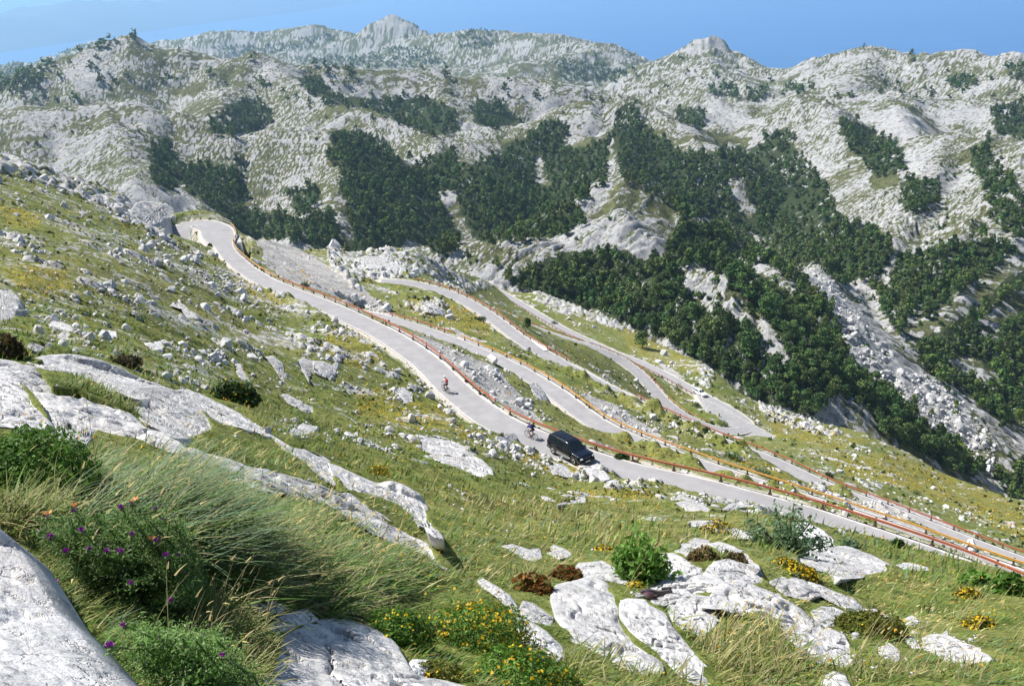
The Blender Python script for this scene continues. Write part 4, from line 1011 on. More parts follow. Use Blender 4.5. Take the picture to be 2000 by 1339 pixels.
def merged(points, protos, scale, rng, name, m, tilt=0):
    Vs = []; Fs = []; Ts = []; o = 0
    for i, p in enumerate(points):
        v, f, t = protos[rng.integers(len(protos))]; a = rng.uniform(0, 6.28); s = scale*float(np.clip(np.exp(rng.normal(.14, .32)), .45, 1.8)); c_, s_ = math.cos(a), math.sin(a)
        w_ = np.stack([v[:, 0]*c_-v[:, 1]*s_, v[:, 0]*s_+v[:, 1]*c_, v[:, 2]*rng.uniform(.85, 1.2)], 1)*s+p-np.array([0, 0, .25])
        Vs.append(w_); Fs.append(f+o); Ts.append(t*rng.uniform(.7, 1.3)*np.array([rng.uniform(.85, 1.2), 1, rng.uniform(.7, 1.1)])); o += len(v)
    return np_mesh(name, np.concatenate(Vs), np.concatenate(Fs), m, False, {'tint': np.concatenate(Ts)})
rg = np.random.default_rng(77)
SMALL = [crown_cloud(np.random.default_rng(640+i), h, w_, 190, .62, 7, .18) for i, (h, w_) in enumerate(((6.2, 5.2), (7.2, 5.2), (5.2, 5.4), (4.6, 4.6)))]
o = link('far_woods', merged(TP[NI:], SMALL, 1.0, rg, 'far_woods', LEAF)); tag(o, kind='stuff')
# small scrub sprinkled over the near and middle hills
n = 9000
cs = np.stack([RNG.uniform(0, 2000, n), RNG.uniform(120, 900, n)], 1)
den = .06+.5*sstep(.0, .5, fbm2(cs[:, 0]/120, cs[:, 1]/70, 3, 521))
gr = inside([PG("560 420;1000 430;1000 520;600 500"), PG("1380 440;1560 470;1700 560;1720 720;1480 640"), PG("1700 330;2000 300;2000 640;1740 640"), PG("640 380;860 330;900 480;680 500"), PG("1300 480;1560 560;1560 720;1330 560")], cs[:, 0], cs[:, 1])
k = (RNG.random(n) < den*(.18+.95*gr)); cs = cs[k]
hp = hit(cs[:, 0], cs[:, 1], 150); k = ~np.isnan(hp[:, 0]); hp = hp[k]; rr2 = np.linalg.norm(hp, axis=1)
k = (rr2 > 300) & (rr2 < 1800) & (grid_at(farmask, hp[:, 0], hp[:, 1]) > .5); hp = hp[k]
BUSHY = [crown_cloud(np.random.default_rng(660+i), h, w_, 60, .55, 5, .1) for i, (h, w_) in enumerate(((2.0, 2.6), (2.6, 2.6), (1.6, 3.0)))]
o = link('hill_scrub', merged(hp[poisson(hp, 2.5)], BUSHY, 1.0, rg, 'hill_scrub', LEAF)); tag(o, kind='stuff')
# woods on the distant mountains
n = 16000
cf = np.stack([RNG.uniform(0, 2005, n), RNG.uniform(50, 205, n)], 1); cf = cf[inside(FARWOOD, cf[:, 0], cf[:, 1]) | (RNG.random(n) < .012)]
hf = hit(cf[:, 0], cf[:, 1], 900); hf = hf[~np.isnan(hf[:, 0])]; hf = hf[np.linalg.norm(hf, axis=1) > 1200]
TINY = [crown_cloud(np.random.default_rng(680+i), 7., 7., 30, 1.5, 5, .1) for i in range(3)]
kf = poisson(hf, 6.5); o = link('distant_woods', merged(hf[kf], TINY, 1.25, rg, 'distant_woods', LEAF)); tag(o, kind='stuff')
print('woods', len(hp), len(kf), round(time.time()-T0, 1))
# bare dead trees in the wood
DEADW = plain('weathered_dead_wood', (.36, .33, .31), .85)
for x, y, s, lab in ((1442, 694, 1.5, "large bare grey dead tree with spreading branches in the wood"), (1566, 672, 1.1, "bare grey dead tree right of the larger one in the wood"), (1655, 716, 1.1, "bare dead tree near the pale rock rib at the right"), (1098, 556, .9, "small bare dead tree near the road edge of the wood")):
    p = hit([x], [y+10], 200)[0]; rng = np.random.default_rng(int(x)); parts = []
    def grow(q, d, L, r, dep):
        pts = [q]; dd = d.copy()
        for _ in range(3):
            dd = dd+rng.normal(0, .16, 3); dd /= np.linalg.norm(dd); pts.append(pts[-1]+dd*L/3)
        parts.append(tube(pts, np.linspace(r, r*.5, 4), 5))
        if dep:
            for _ in range(3):
                e_ = dd+rng.normal(0, .65, 3); e_[2] = abs(e_[2])*.6+.1; grow(pts[-1-int(rng.integers(2))], e_/np.linalg.norm(e_), L*.66, r*.5, dep-1)
    grow(np.array([0, 0, -.5]), np.array([0, 0, 1.]), 3.2, .18, 3)
    V, F_ = join(parts); o = link('dead_tree', np_mesh('dead_tree', V*s, F_, DEADW), None, tuple(p+np.array([0, 0, 1.2]))); tag(o, lab, 'dead tree')
LIME = rock_mat('weathered_limestone', 1.3, 1.10, .8)
LIME_NEAR = rock_mat('close_limestone', 2.6, 1.22, .6)
LIME_WHITE = rock_mat('fresh_white_limestone', 1.5, 1.45, .5)
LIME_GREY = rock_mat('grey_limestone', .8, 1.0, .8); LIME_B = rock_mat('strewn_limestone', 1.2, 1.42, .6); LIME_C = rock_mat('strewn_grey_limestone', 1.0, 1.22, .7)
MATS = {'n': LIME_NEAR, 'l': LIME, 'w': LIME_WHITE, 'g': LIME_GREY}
def resample(P, n):
    Pc = np.concatenate([P, P[:1]]); d = np.concatenate([[0], np.cumsum(np.linalg.norm(np.diff(Pc, axis=0), axis=1))])
    s = np.linspace(0, d[-1], n, endpoint=False)
    q = np.stack([np.interp(s, d, Pc[:, k]) for k in range(2)], 1)
    for _ in range(2): q = .5*q+.25*(np.roll(q, 1, 0)+np.roll(q, -1, 0))
    return q
ROCKFOOT = []                                                  # footprints, so that grass keeps off them
def outline_rock(spec, seed):
    out, relief, lift, label, mk = spec
    P = PG(out); P = P.mean(0)+(P-P.mean(0))*1.06; q = resample(P, 150); c = q.mean(0)
    ext = max(np.ptp(P[:, 0]), np.ptp(P[:, 1])); small = ext < 90
    nr = 20 if small else 46
    rg_ = hit(np.clip(q[:, 0], -260, 2260), q[:, 1], 1.0, Z0)
    rb = np.linalg.norm(rg_, axis=1)
    ok = ~np.isnan(rb); med = np.nanmedian(rb); rb = np.where(ok, rb, med)
    # a plane of distances through the foot of the rock, so that it sits in the slope
    A_ = np.stack([np.ones(len(q)), q[:, 0]-c[0], q[:, 1]-c[1]], 1)
    lo = np.quantile(q[:, 1], .5)
    wgt = np.where(np.abs(rb-med) < .5*med, 1, .02)
    cf = np.linalg.lstsq(A_*wgt[:, None], rb*wgt, rcond=None)[0]
    rb = np.clip(A_@cf, .7*med, 1.4*med)
    if mk == 'n' and label.startswith('huge'): cf[0] *= .84; med *= .84
    size = med*min(np.ptp(P[:, 0])+20, np.ptp(P[:, 1])*1.6+20)/FPX
    y0, y1 = q[:, 1].min(), q[:, 1].max(); tq = np.clip((y1-q[:, 1])/(y1-y0+1e-6), 0, 1)
    rad = np.linspace(0, 1, nr)
    pts = []
    for k_, f in enumerate(rad):
        e_ = c+(q-c)*f; t = (y1-e_[:, 1])/(y1-y0+1e-6)
        base = (np.stack([np.ones(len(e_)), e_[:, 0]-c[0], e_[:, 1]-c[1]], 1)@cf)
        base = np.clip(base, .7*med, 1.4*med)
        r_ = base+size*.05-size*lift*np.clip(t, 0, 1)*.8-size*relief*(1-f**2.6)**.6
        pts.append(at_r(e_[:, 0], e_[:, 1], r_))
    pts = np.array(pts)                                       # nr,150,3
    # back and skirt: down into the ground, slightly inward
    last = pts[-1]; cen = pts[0].mean(0)
    sk1 = last+(cen-last)*.04; sk1 = sk1+np.array([0, .25*size, -.35*size]); sk2 = sk1+np.array([0, .1*size, -.9*size])+(cen-last)*.12
    pts = np.concatenate([pts, sk1[None], sk2[None]])
    nrr = len(pts); V = pts.reshape(-1, 3)
    # weathering: broad swells, runnels, pits
    ff = np.repeat(np.concatenate([rad, [1, 1]]), 150)
    edge = 1-.75*sstep(.75, 1.0, ff)
    nrm = -rays(np.full(1, c[0]), np.full(1, c[1]))[0]; up = np.array([0, 0, 1.]); nd = nrm*.6+up*.6
    s_ = max(size, .25)
    d = .075*s_*fbm3(V/(.42*s_), 4, seed)+.034*s_*(np.abs(fbm3(V/(.17*s_)+5, 3, seed+3))*2-.5)
    cr = np.abs(noise3(V/(.5*s_)+9+.25*noise3(V/(.2*s_), seed+7)[:, None], seed+5)); d = d-.055*s_*np.exp(-(cr/.05)**2)
    cr2 = np.abs(noise3(V/(.21*s_)+3+.3*noise3(V/(.1*s_), seed+8)[:, None], seed+9)); d = d-.012*s_*np.exp(-(cr2/.06)**2)+.007*s_*fbm3(V/(.05*s_), 2, seed+12)
    if label.startswith('huge'): d = d*.45
    V = V+nd[None]*(d*edge)[:, None]
    i = np.arange(nrr-1)[:, None]*150; j = np.arange(150)[None]
    Fq = np.stack([i+j, i+150+j, i+150+(j+1) % 150, i+(j+1) % 150], -1).reshape(-1, 4)
    o0 = V[-150:].mean(0)+np.array([0, 0, .3*size])
    me = np_mesh('rock', V-o0, Fq, MATS[mk])
    o = link('rock', me, None, tuple(o0)); tag(o, label, 'rock')
    ROCKFOOT.append(P)
    return o
for i_, spec in enumerate(ROCKS): outline_rock(spec, 700+i_*11)
print('rocks', round(time.time()-T0, 1))

# ------------------------------------------------------------------ boulders strewn over the slope
def boulder_mesh(seed, sub, rough=.09, cuts=11, squash=.7):
    rng = np.random.default_rng(seed)
    bm = bmesh.new(); bmesh.ops.create_icosphere(bm, subdivisions=sub, radius=1)
    v = np.array([x.co[:] for x in bm.verts]); f = np.array([[x.index for x in p.verts] for p in bm.faces]); bm.free()
    v = v*np.array([rng.uniform(.8, 1.35), rng.uniform(.7, 1.1), squash])
    for _ in range(cuts):
        n_ = rng.normal(size=3); n_[2] = abs(n_[2])*.8; n_ /= np.linalg.norm(n_); d = rng.uniform(.42, .8)*(np.abs(v@n_)).max()
        over = np.maximum(v@n_-d, 0); v = v-n_*over[:, None]*.93
    v = v*(1+rough*fbm3(v*2.2+seed, 4, seed)[:, None]*1.6)
    v = v-np.array([0, 0, v[:, 2].min()])
    return v, f
BD = [boulder_mesh(800+i, 3, .10, 9+i % 5, (.6, .8, .5, .95)[i % 4]) for i in range(10)]
BDM = []
for i, (v, f) in enumerate(BD): BDM.append(np_mesh('boulder', v, f, (LIME_B, LIME_C, LIME_B)[i % 3], False))
LOWB = [boulder_mesh(840+i, 1, .12, 6, (.6, .8, .5)[i % 3]) for i in range(6)]
CL = """20 470 60 30 40;60 490 40 25 25;150 430 70 20 25;240 470 60 20 25;230 570 60 20 30;255 580 40 18 25;150 640 50 30 50;150 660 60 25 60;60 600 40 20 14;270 600 40 15 22;300 575 35 14 22;370 570 50 16 30;420 600 60 16 34;450 575 45 14 30
460 610 40 20 20;520 600 50 14 30;560 600 40 16 24;640 650 40 16 34;680 650 40 16 30;400 690 50 20 40;360 680 40 14 30;470 690 50 14 30;350 740 50 22 55;420 700 30 14 26;620 690 45 14 30;690 700 30 16 20;560 750 40 20 20;700 750 60 20 14
780 770 34 18 40;850 760 30 18 40;880 790 22 18 30;800 810 30 12 22;580 840 60 14 34;700 860 70 16 40;760 840 70 12 34;850 860 60 14 24;900 830 40 12 20;980 870 50 18 70;1060 905 50 14 60;1150 930 40 10 40;1010 880 50 14 40
300 480 60 25 40;340 520 50 20 36;420 530 50 20 50;380 500 40 20 36;250 500 60 20 26;100 420 80 20 36;40 400 50 20 26;200 410 70 20 40;260 420 40 20 36;300 460 20 30 36;130 380 80 16 34;60 360 60 12 24;480 560 50 14 36;430 560 40 14 30
730 600 50 20 40;770 620 40 16 40;860 620 40 18 36;830 650 60 10 30;960 730 50 16 50;1030 790 40 20 40;940 770 50 14 40;1190 800 50 14 60;1240 830 50 14 60;1300 860 50 10 50;1060 760 50 14 30;1120 760 40 10 36;900 690 60 8 34;1000 690 40 8 20;1160 730 50 10 30
1220 750 60 10 40;1300 830 60 8 40;1500 950 60 10 40;1600 960 40 10 40;1680 980 60 10 50;1760 1010 60 8 46;1640 1000 60 8 40;1850 1060 60 8 40;1560 930 30 8 14;1800 980 100 16 60;1900 1010 80 20 50;1700 930 100 20 50;1600 890 60 16 40;1500 840 60 10 30
1480 800 40 10 30;1560 830 50 8 40;1660 870 50 10 40;1340 740 20 10 20;1300 700 30 14 24;1500 590 60 10 40;1160 640 60 8 30;960 600 30 10 24;880 560 40 12 34;800 530 60 16 60;740 520 50 18 70;1000 550 40 8 20;1330 770 20 14 14;1250 700 50 10 14
1840 1270 90 30 80;1620 1240 40 30 40;1480 1160 60 20 24;1330 1150 30 20 20;1780 1220 40 20 16;1240 1180 20 30 12;1500 1190 60 10 18;1050 1080 30 8 8;900 960 30 8 8;1560 1090 20 20 10;1400 1190 20 14 14;1700 1300 60 16 10;1360 980 30 8 14;1480 975 30 8 12"""
cl = parse(CL); P_ = []; Z_ = []
for ci, (x, y, rx, ry, cnt) in enumerate(cl):
    n = int(cnt*.95); a = RNG.normal(0, .62, (n, 2)); P_.append(np.stack([x+a[:, 0]*rx, y+a[:, 1]*ry+a[:, 0]*rx*.22], 1)); Z_.append(np.full(n, ci))
n = 1300; u_ = np.stack([RNG.uniform(0, 2000, n), RNG.uniform(330, 1080, n)], 1); P_.append(u_); Z_.append(np.full(n, 999))
P_ = np.concatenate(P_); Z_ = np.concatenate(Z_)
hb = hit(P_[:, 0], P_[:, 1], 6); ok = ~np.isnan(hb[:, 0]); hb = hb[ok]; P_ = P_[ok]; Z_ = Z_[ok]
rr3 = np.linalg.norm(hb, axis=1)
ok = (rr3 < 400) & (rr3 > 7) & (grid_at(farmask, hb[:, 0], hb[:, 1]) < .5) & (grid_at(RB, hb[:, 0], hb[:, 1]) > .35)
hb = hb[ok]; P_ = P_[ok]; Z_ = Z_[ok]; rr3 = rr3[ok]
pxs = np.exp(RNG.normal(1.45, .72, len(hb)))*np.where((P_[:, 0] > 880+(P_[:, 1]-600)*.9) & (P_[:, 1] < 1080) & (P_[:, 1] > 540), .58, 1.0)*np.where(Z_ == 999, .75, 1.0)*np.interp(P_[:, 1], [330, 450, 700, 1500, 1300], [.85, 1.0, 1.25, 1.2, 1.1])
sz_ = np.clip(pxs, 1.5, 22)*rr3/FPX*np.interp(rr3, [8, 30, 400], [.7, 1, .9])
print('boulders', len(hb))
def bzone(x, y):
    if y > 1050: return "small pale loose rock among the big outcrops in the right foreground"
    if x > 1380: return "pale rock in the yellow-green meadow at the lower right beyond the long red rail"
    if x > 1000 and y < 800: return "pale rock among grass between the upper roads"
    if y > 820 and x < 1250: return "pale broken rock along the near edge of the main road"
    if x > 680 and y < 560: return "grey crag block along the crest left of the upper roads"
    if y < 480: return "grey-white rock high on the left slope, towards the hairpin"
    if x > 690: return "pale rock between the main road and the roads above it"
    if y < 640: return "grey-white rock among turf in the middle of the left slope"
    return "grey-white rock in the stony ground above the whaleback rocks at left"
order = np.argsort(-pxs)
NB = 285
for i in order[:NB]:
    o = link('boulder', BDM[int(RNG.integers(len(BDM)))], None, (hb[i, 0], hb[i, 1], hb[i, 2]-sz_[i]*.28), (RNG.normal(0, .25), RNG.normal(0, .25), RNG.uniform(0, 6.28)), (sz_[i]*.62,)*3)
    tag(o, bzone(*P_[i]), 'rock', 'rocks strewn over the hillside')
Vs = []; Fs = []; oo = 0
ext = RNG.normal(0, 1, (0, 3))
for i in order[NB:]:
    for rep in range(3):
        v, f = LOWB[int(RNG.integers(len(LOWB)))]; s = sz_[i]*.62*(1 if rep == 0 else RNG.uniform(.25, .6)); a = RNG.uniform(0, 6.28); c_, s_ = math.cos(a), math.sin(a)
        q = hb[i].copy()
        if rep:
            q[:2] += RNG.normal(0, sz_[i]*1.3, 2); q[2] = z_at(q[0], q[1])
            if grid_at(RB, q[0], q[1]) < .2: continue
        t = RNG.normal(0, .3, 2)
        w_ = np.stack([v[:, 0]*c_-v[:, 1]*s_, v[:, 0]*s_+v[:, 1]*c_, v[:, 2]+t[0]*v[:, 0]+t[1]*v[:, 1]], 1)*s+q-np.array([0, 0, s*.25])
        Vs.append(w_); Fs.append(f+oo); oo += len(v)
# blocks choking the gully and the foot of the crags on the far side
GUL = [PG(s_) for s_ in ("1690 735;1760 720;1830 745;1900 800;1935 860;1900 900;1840 860;1760 800", "1560 520;1610 520;1680 620;1740 700;1690 720;1640 640", "1830 790;1900 800;1960 900;1920 930;1860 880")]
n = 5200; g_ = np.stack([RNG.uniform(1540, 1990, n), RNG.uniform(500, 940, n)], 1); g_ = g_[inside(GUL, g_[:, 0], g_[:, 1])]; hg = hit(g_[:, 0], g_[:, 1], 260); hg = hg[~np.isnan(hg[:, 0])]
for q in hg:
    v, f = LOWB[int(RNG.integers(len(LOWB)))]; s = np.exp(RNG.normal(.0, .55))*.75; a = RNG.uniform(0, 6.28); c_, s_ = math.cos(a), math.sin(a); t = RNG.normal(0, .35, 2)
    Vs.append(np.stack([v[:, 0]*c_-v[:, 1]*s_, v[:, 0]*s_+v[:, 1]*c_, v[:, 2]+t[0]*v[:, 0]+t[1]*v[:, 1]], 1)*s+q-np.array([0, 0, s*.3])); Fs.append(f+oo); oo += len(v)
o = link('rubble', np_mesh('rubble', np.concatenate(Vs), np.concatenate(Fs), LIME_B, False)); tag(o, kind='stuff')
print('rubble', len(Vs), round(time.time()-T0, 1))
# ------------------------------------------------------------------ grass, flowers, shrubs
from mathutils.bvhtree import BVHTree
_b = [o for o in COL.objects if o.name.split('.')[0] == 'rock']
_bv = []
for o in _b:
    vv = np.array([v.co[:] for v in o.data.vertices])+np.array(o.location[:])
    _bv.append((BVHTree.FromPolygons([Vector(v) for v in vv], [tuple(p.vertices) for p in o.data.polygons]), vv.min(0)-1, vv.max(0)+1))
def on_rock(px, py):
    d = Vector(rays(px, py)); best = None
    for t, lo, hi in _bv:
        h = t.ray_cast(Vector((0, 0, 0)), d)
        if h[0] is not None and (best is None or h[3] < best[3]): best = h
    return best
GRASSM = leaf_mat('grass_blades', (.80, .80, .80), (1.0, 1.0, 1.0), .6, .3, 3.)
rg = np.random.default_rng(99)
ROCKP = ROCKFOOT
def blades(root, L, lean_dir, lean, droop, width, nseg, col, rng):
    """root (n,3); curved tapering strips"""
    n = len(root); s = np.linspace(0, 1, nseg+1)
    hd = np.stack([np.cos(lean_dir), np.sin(lean_dir)], 1)
    side = np.stack([-hd[:, 1], hd[:, 0], np.zeros(n)], 1)
    tw = rng.normal(0, .6, n); side = side*np.cos(tw)[:, None]+np.concatenate([hd, np.zeros((n, 1))], 1)*np.sin(tw)[:, None]
    V = np.empty((n, nseg+1, 2, 3))
    for k, t in enumerate(s):
        h = L*(t*np.cos(lean)-droop*t*t*.55); o = L*(t*np.sin(lean)+droop*t*t*.6)
        c = root.copy(); c[:, :2] += hd*o[:, None]; c[:, 2] += h
        w_ = width*(1-t)**.7*.5+width*.04
        V[:, k, 0] = c-side*w_[:, None]; V[:, k, 1] = c+side*w_[:, None]
    m = 2*(nseg+1); i = np.arange(n)[:, None]*m; k = np.arange(nseg)[None]*2
    Fq = np.stack([i+k, i+k+1, i+k+3, i+k+2], -1).reshape(-1, 4)
    return V.reshape(-1, 3), Fq, np.repeat(col, m, axis=0)
GREEN = np.array([.13, .215, .038]); BLUEG = np.array([.15, .23, .12]); STRAW = np.array([.42, .38, .18]); OLIVE = np.array([.20, .235, .055]); GOLD = np.array([.36, .28, .09])
LUSH = np.array([.10, .20, .03])
def zone_mix(px, py):
    """weights of grass colours over the ground, by where it grows"""
    n = len(px); w_ = np.tile(np.array([.42, .14, .06, .30, .04, .04]), (n, 1))
    def add(poly, v, k=.85):
        m = inside([PG(poly)], px, py); w_[m] = w_[m]*(1-k)+np.array(v)*k
    add("0 880;330 850;470 960;440 1080;0 1060", (.25, .55, .15, .05, 0, 0)); add("430 930;640 970;860 1100;820 1180;640 1200;480 1150;400 1050", (.42, .16, .18, .10, .0, .14))
    add("1340 1195;1480 1200;1560 1250;1620 1339;1340 1339", (.18, .05, .22, .30, .25, 0)); add("1560 1120;2000 1120;2000 1250;1750 1200", (.38, .03, .05, .40, .08, .06))
    add("640 880;900 880;940 960;800 980;680 930", (.55, .02, .05, .25, .03, .10)); add("720 1180;1100 1180;1100 1339;840 1339", (.5, .05, .1, .1, .02, .23)); add("400 1150;600 1180;520 1339;380 1339", (.2, .1, .45, .2, .05, 0))
    add("900 960;1300 960;1500 1050;1250 1070;900 1050", (.20, .06, .30, .32, .12, 0)); add("0 1050;140 1000;60 960;0 960", (.1, .05, .6, .1, .15, 0)); add("1000 1060;1260 1100;1100 1150;900 1130", (.25, .14, .30, .22, .09, 0))
    return w_
PAL = np.array([GREEN, BLUEG, STRAW, OLIVE, GOLD, LUSH])
def colours(px, py, rng):
    w_ = zone_mix(px, py); w_ = w_*np.exp(1.3*np.stack([fbm2(px/60+k*9, py/40, 2, 900+k) for k in range(6)], 1)*2); w_ /= w_.sum(1)[:, None]
    c = (rng.random((len(px), 1)) > np.cumsum(w_, 1)).sum(1).clip(0, 5)
    return PAL[c]*rng.uniform(.65, 1.35, (len(px), 1))*rng.uniform(.92, 1.08, (len(px), 3)), c
def seeds(n, y0, y1, rmin, rmax, x0=-60, x1=2060, keep_rock=.0):
    px = rg.uniform(x0, x1, n); py = rg.uniform(y0, y1, n)
    m = ~inside(ROCKP, px, py) | (rg.random(n) < keep_rock); px, py = px[m], py[m]
    h = hit(px, py, 1.2, Z); r = np.linalg.norm(h, axis=1)
    ok = ~np.isnan(h[:, 0]) & (r > rmin) & (r < rmax) & (grid_at(RB, np.nan_to_num(h[:, 0]), np.nan_to_num(h[:, 1], nan=9.)) > .15)
    return px[ok], py[ok], h[ok], r[ok]
parts = []
# close tufts
px, py, h, r = seeds(95000, 860, 1400, 1.5, 15)
pat = fbm2(h[:, 0]*1.1, h[:, 1]*1.1, 3, 931); ok = rg.random(len(px)) < np.clip(.85+.9*pat, .12, 1); px, py, h, r = px[ok], py[ok], h[ok], r[ok]
col, cc = colours(px, py, rg)
L = rg.uniform(.04, .13, len(px))*np.interp(r, [3, 15], [.85, 1.3])*(1+.35*pat[ok])
wind = -.35+.9*noise2(h[:, 0]*.8, h[:, 1]*.8, 933)+rg.normal(0, .55, len(px))
parts.append(blades(h-np.array([0, 0, .03]), L, wind, rg.uniform(.25, .95, len(px)), rg.uniform(.1, .65, len(px)), np.clip(.0016*r, .004, .02)*rg.uniform(.7, 1.3, len(px)), 3, col, rg))
# the long blue-green tussocks at left
def tussock(cx, cy, rx, ry, n, Lm, pal, dirn, spread=.5, lean=(.3, 1.1)):
    n = int(n*(.62 if pal[0][0] < .4 else .45)); a = rg.normal(0, .55, (n, 2)); x = cx+a[:, 0]*rx; y = cy+a[:, 1]*ry
    ok = ~inside(ROCKP, x, y); x, y = x[ok], y[ok]; hh = hit(x, y, 1.2, Z); ok = ~np.isnan(hh[:, 0]); hh = hh[ok]; n = len(hh)
    c = pal[rg.integers(len(pal), size=n)]*rg.uniform(.6, 1.35, (n, 1))
    rr = np.linalg.norm(hh, axis=1)
    parts.append(blades(hh-np.array([0, 0, .05]), Lm*.56*rg.uniform(.45, 1.15, n), dirn+rg.normal(0, spread, n), rg.uniform(*lean, n), rg.uniform(.25, .8, n), np.clip(.0019*rr, .005, .014)*rg.uniform(.6, 1.6, n), 6, c, rg))
BG = np.array([BLUEG*1.25, BLUEG, GREEN*1.1, BLUEG*1.1, STRAW*.9])
for a in ((205, 1000, 60, 40, 900, .60), (280, 1010, 60, 50, 1500, .72), (345, 1030, 60, 50, 1700, .75), (400, 1060, 50, 50, 1300, .62), (160, 960, 60, 40, 700, .5), (330, 960, 70, 40, 900, .62)): tussock(*a, BG, .15, .5)
GS = np.array([GREEN, GREEN*1.2, STRAW, STRAW*.8, BLUEG, LUSH])
for a in ((520, 1080, 60, 50, 1300, .5), (600, 1110, 70, 50, 1500, .5), (690, 1120, 70, 50, 1200, .45), (560, 1020, 80, 40, 900, .42), (640, 1180, 60, 40, 900, .45), (760, 1110, 50, 40, 700, .4), (480, 1130, 40, 40, 700, .5)): tussock(*a, GS, .1, .7, (.5, 1.3))
ST = np.array([STRAW, STRAW*.8, OLIVE, OLIVE, GREEN])
for a in ((20, 1010, 60, 30, 700, .45), (90, 990, 50, 20, 400, .4), (420, 1240, 70, 50, 1200, .35), (470, 1310, 60, 40, 900, .3), (1440, 1270, 90, 50, 1600, .42), (1530, 1300, 80, 40, 1200, .42), (1180, 1260, 40, 40, 500, .4), (1120, 1300, 60, 30, 500, .35), (1270, 1330, 80, 20, 500, .35), (1010, 1130, 50, 20, 500, .3),
          (1700, 1320, 90, 30, 700, .35), (1850, 1310, 90, 30, 600, .3), (1330, 1230, 30, 20, 250, .4), (250, 830, 40, 20, 300, .35), (100, 780, 30, 16, 260, .35)): tussock(*a, ST, .2, 1.2, (.1, .9))
for a in ((150, 750, 40, 16, 900, .28), (205, 772, 50, 16, 1100, .28), (245, 796, 30, 16, 700, .28), (200, 770, 60, 22, 900, .22), (250, 800, 30, 16, 400, .25), (460, 890, 80, 20, 900, .28), (560, 910, 60, 16, 600, .25), (150, 745, 20, 10, 200, .2)): tussock(*a, np.array([GREEN, OLIVE, STRAW*.9, GREEN*.8]), .2, 1.5, (.1, .8))
# flowering grass stalks
def stalks(cx, cy, rx, ry, n, Lm):
    x = cx+rg.normal(0, .5, n)*rx; y = cy+rg.normal(0, .5, n)*ry; ok = ~inside(ROCKP, x, y); hh = hit(x[ok], y[ok], 1.2, Z); hh = hh[~np.isnan(hh[:, 0])]; n = len(hh); rr = np.linalg.norm(hh, axis=1); L = Lm*rg.uniform(.6, 1.2, n); ld = rg.normal(.1, .8, n); le = rg.uniform(.05, .6, n)
    c = np.tile(np.array([.46, .40, .20]), (n, 1))*rg.uniform(.8, 1.25, (n, 1)); parts.append(blades(hh, L, ld, le, rg.uniform(.1, .5, n), np.clip(.0009*rr, .002, .006), 5, c, rg))
    hd = np.stack([np.cos(ld), np.sin(ld)], 1); top = hh.copy(); k = rg.uniform(.1, .5, n); top[:, :2] += hd*(L*(np.sin(le)+.05))[:, None]; top[:, 2] += L*(np.cos(le)-.2)
    parts.append(blades(top, rg.uniform(.025, .05, n), ld, le+.5, np.full(n, .4), np.clip(.0022*rr, .005, .013), 3, c*np.array([1.15, 1.05, .9]), rg))
for a in ((300, 980, 200, 90, 90, .5), (600, 1080, 200, 110, 130, .42), (1100, 1060, 300, 120, 160, .4), (1500, 1270, 200, 80, 90, .4), (450, 1270, 120, 90, 30, .32), (1800, 1240, 250, 120, 140, .38), (230, 1130, 120, 80, 36, .42), (950, 1000, 300, 60, 120, .4)): stalks(*a)
# middle distance
px, py, h, r = seeds(90000, 560, 1160, 12, 75)
pat = fbm2(h[:, 0]*.35, h[:, 1]*.35, 3, 935); ok = rg.random(len(px)) < np.clip(.6+1.1*pat, .05, 1); px, py, h, r = px[ok], py[ok], h[ok], r[ok]
col, cc = colours(px, py, rg)
parts.append(blades(h-np.array([0, 0, .04]), rg.uniform(.10, .27, len(px)), rg.uniform(-1.5, 1.5, len(px)), rg.uniform(.1, .8, len(px)), rg.uniform(.1, .5, len(px)), np.clip(.0016*r, .012, .09)*rg.uniform(.7, 1.5, len(px)), 2, col, rg))
V = []; Fq = []; C = []; o = 0
for v, f, c in parts: V.append(v); Fq.append(f+o); C.append(c); o += len(v)
ob = link('grass', np_mesh('grass', np.concatenate(V), np.concatenate(Fq), GRASSM, True, {'tint': np.concatenate(C)})); tag(ob, kind='stuff')
print('grass', o, round(time.time()-T0, 1))

# low heath cushions and turf mounds, middle distance and beyond: many leaf clumps, nobody could count them
SHRUBM = leaf_mat('shrub_leaves', (.80, .80, .80), (1., 1., 1.), .55, .42, 2.)
def seeds2(n, y0, y1, rmin, rmax): return seeds(n, y0, y1, rmin, rmax)
px, py, h, r = seeds(30000, 330, 1120, 26, 330)
pat = fbm2(h[:, 0]/6., h[:, 1]/6., 3, 941); ok = (rg.random(len(px)) < np.clip(.35+1.6*pat, .03, 1)) & (grid_at(farmask, h[:, 0], h[:, 1]) < .5) & (grid_at(scree, h[:, 0], h[:, 1]) < .3); px, py, h, r = px[ok], py[ok], h[ok], r[ok]
n = len(px); s = np.clip(.0021*r, .07, .6)*rg.uniform(.5, 1.5, n)
up = np.tile(np.array([-.2, -.3, .9]), (n, 1)); v, f = leaf_quads(h+np.stack([np.zeros(n), np.zeros(n), s*.4], 1), up, s, rg, .6)
gm = fbm2(h[:, 0]/11., h[:, 1]/11., 3, 943); pal = np.array([[.055, .085, .022], [.10, .14, .03], [.19, .18, .055], [.26, .22, .08]]); ci = np.clip((1.6-3.6*gm+rg.normal(0, .8, n)).astype(int), 0, 3)
ob = link('heath_cushions', np_mesh('heath_cushions', v, f, SHRUBM, False, {'tint': np.repeat(pal[ci]*rg.uniform(.75, 1.25, (n, 1)), 4, axis=0)})); tag(ob, kind='stuff')
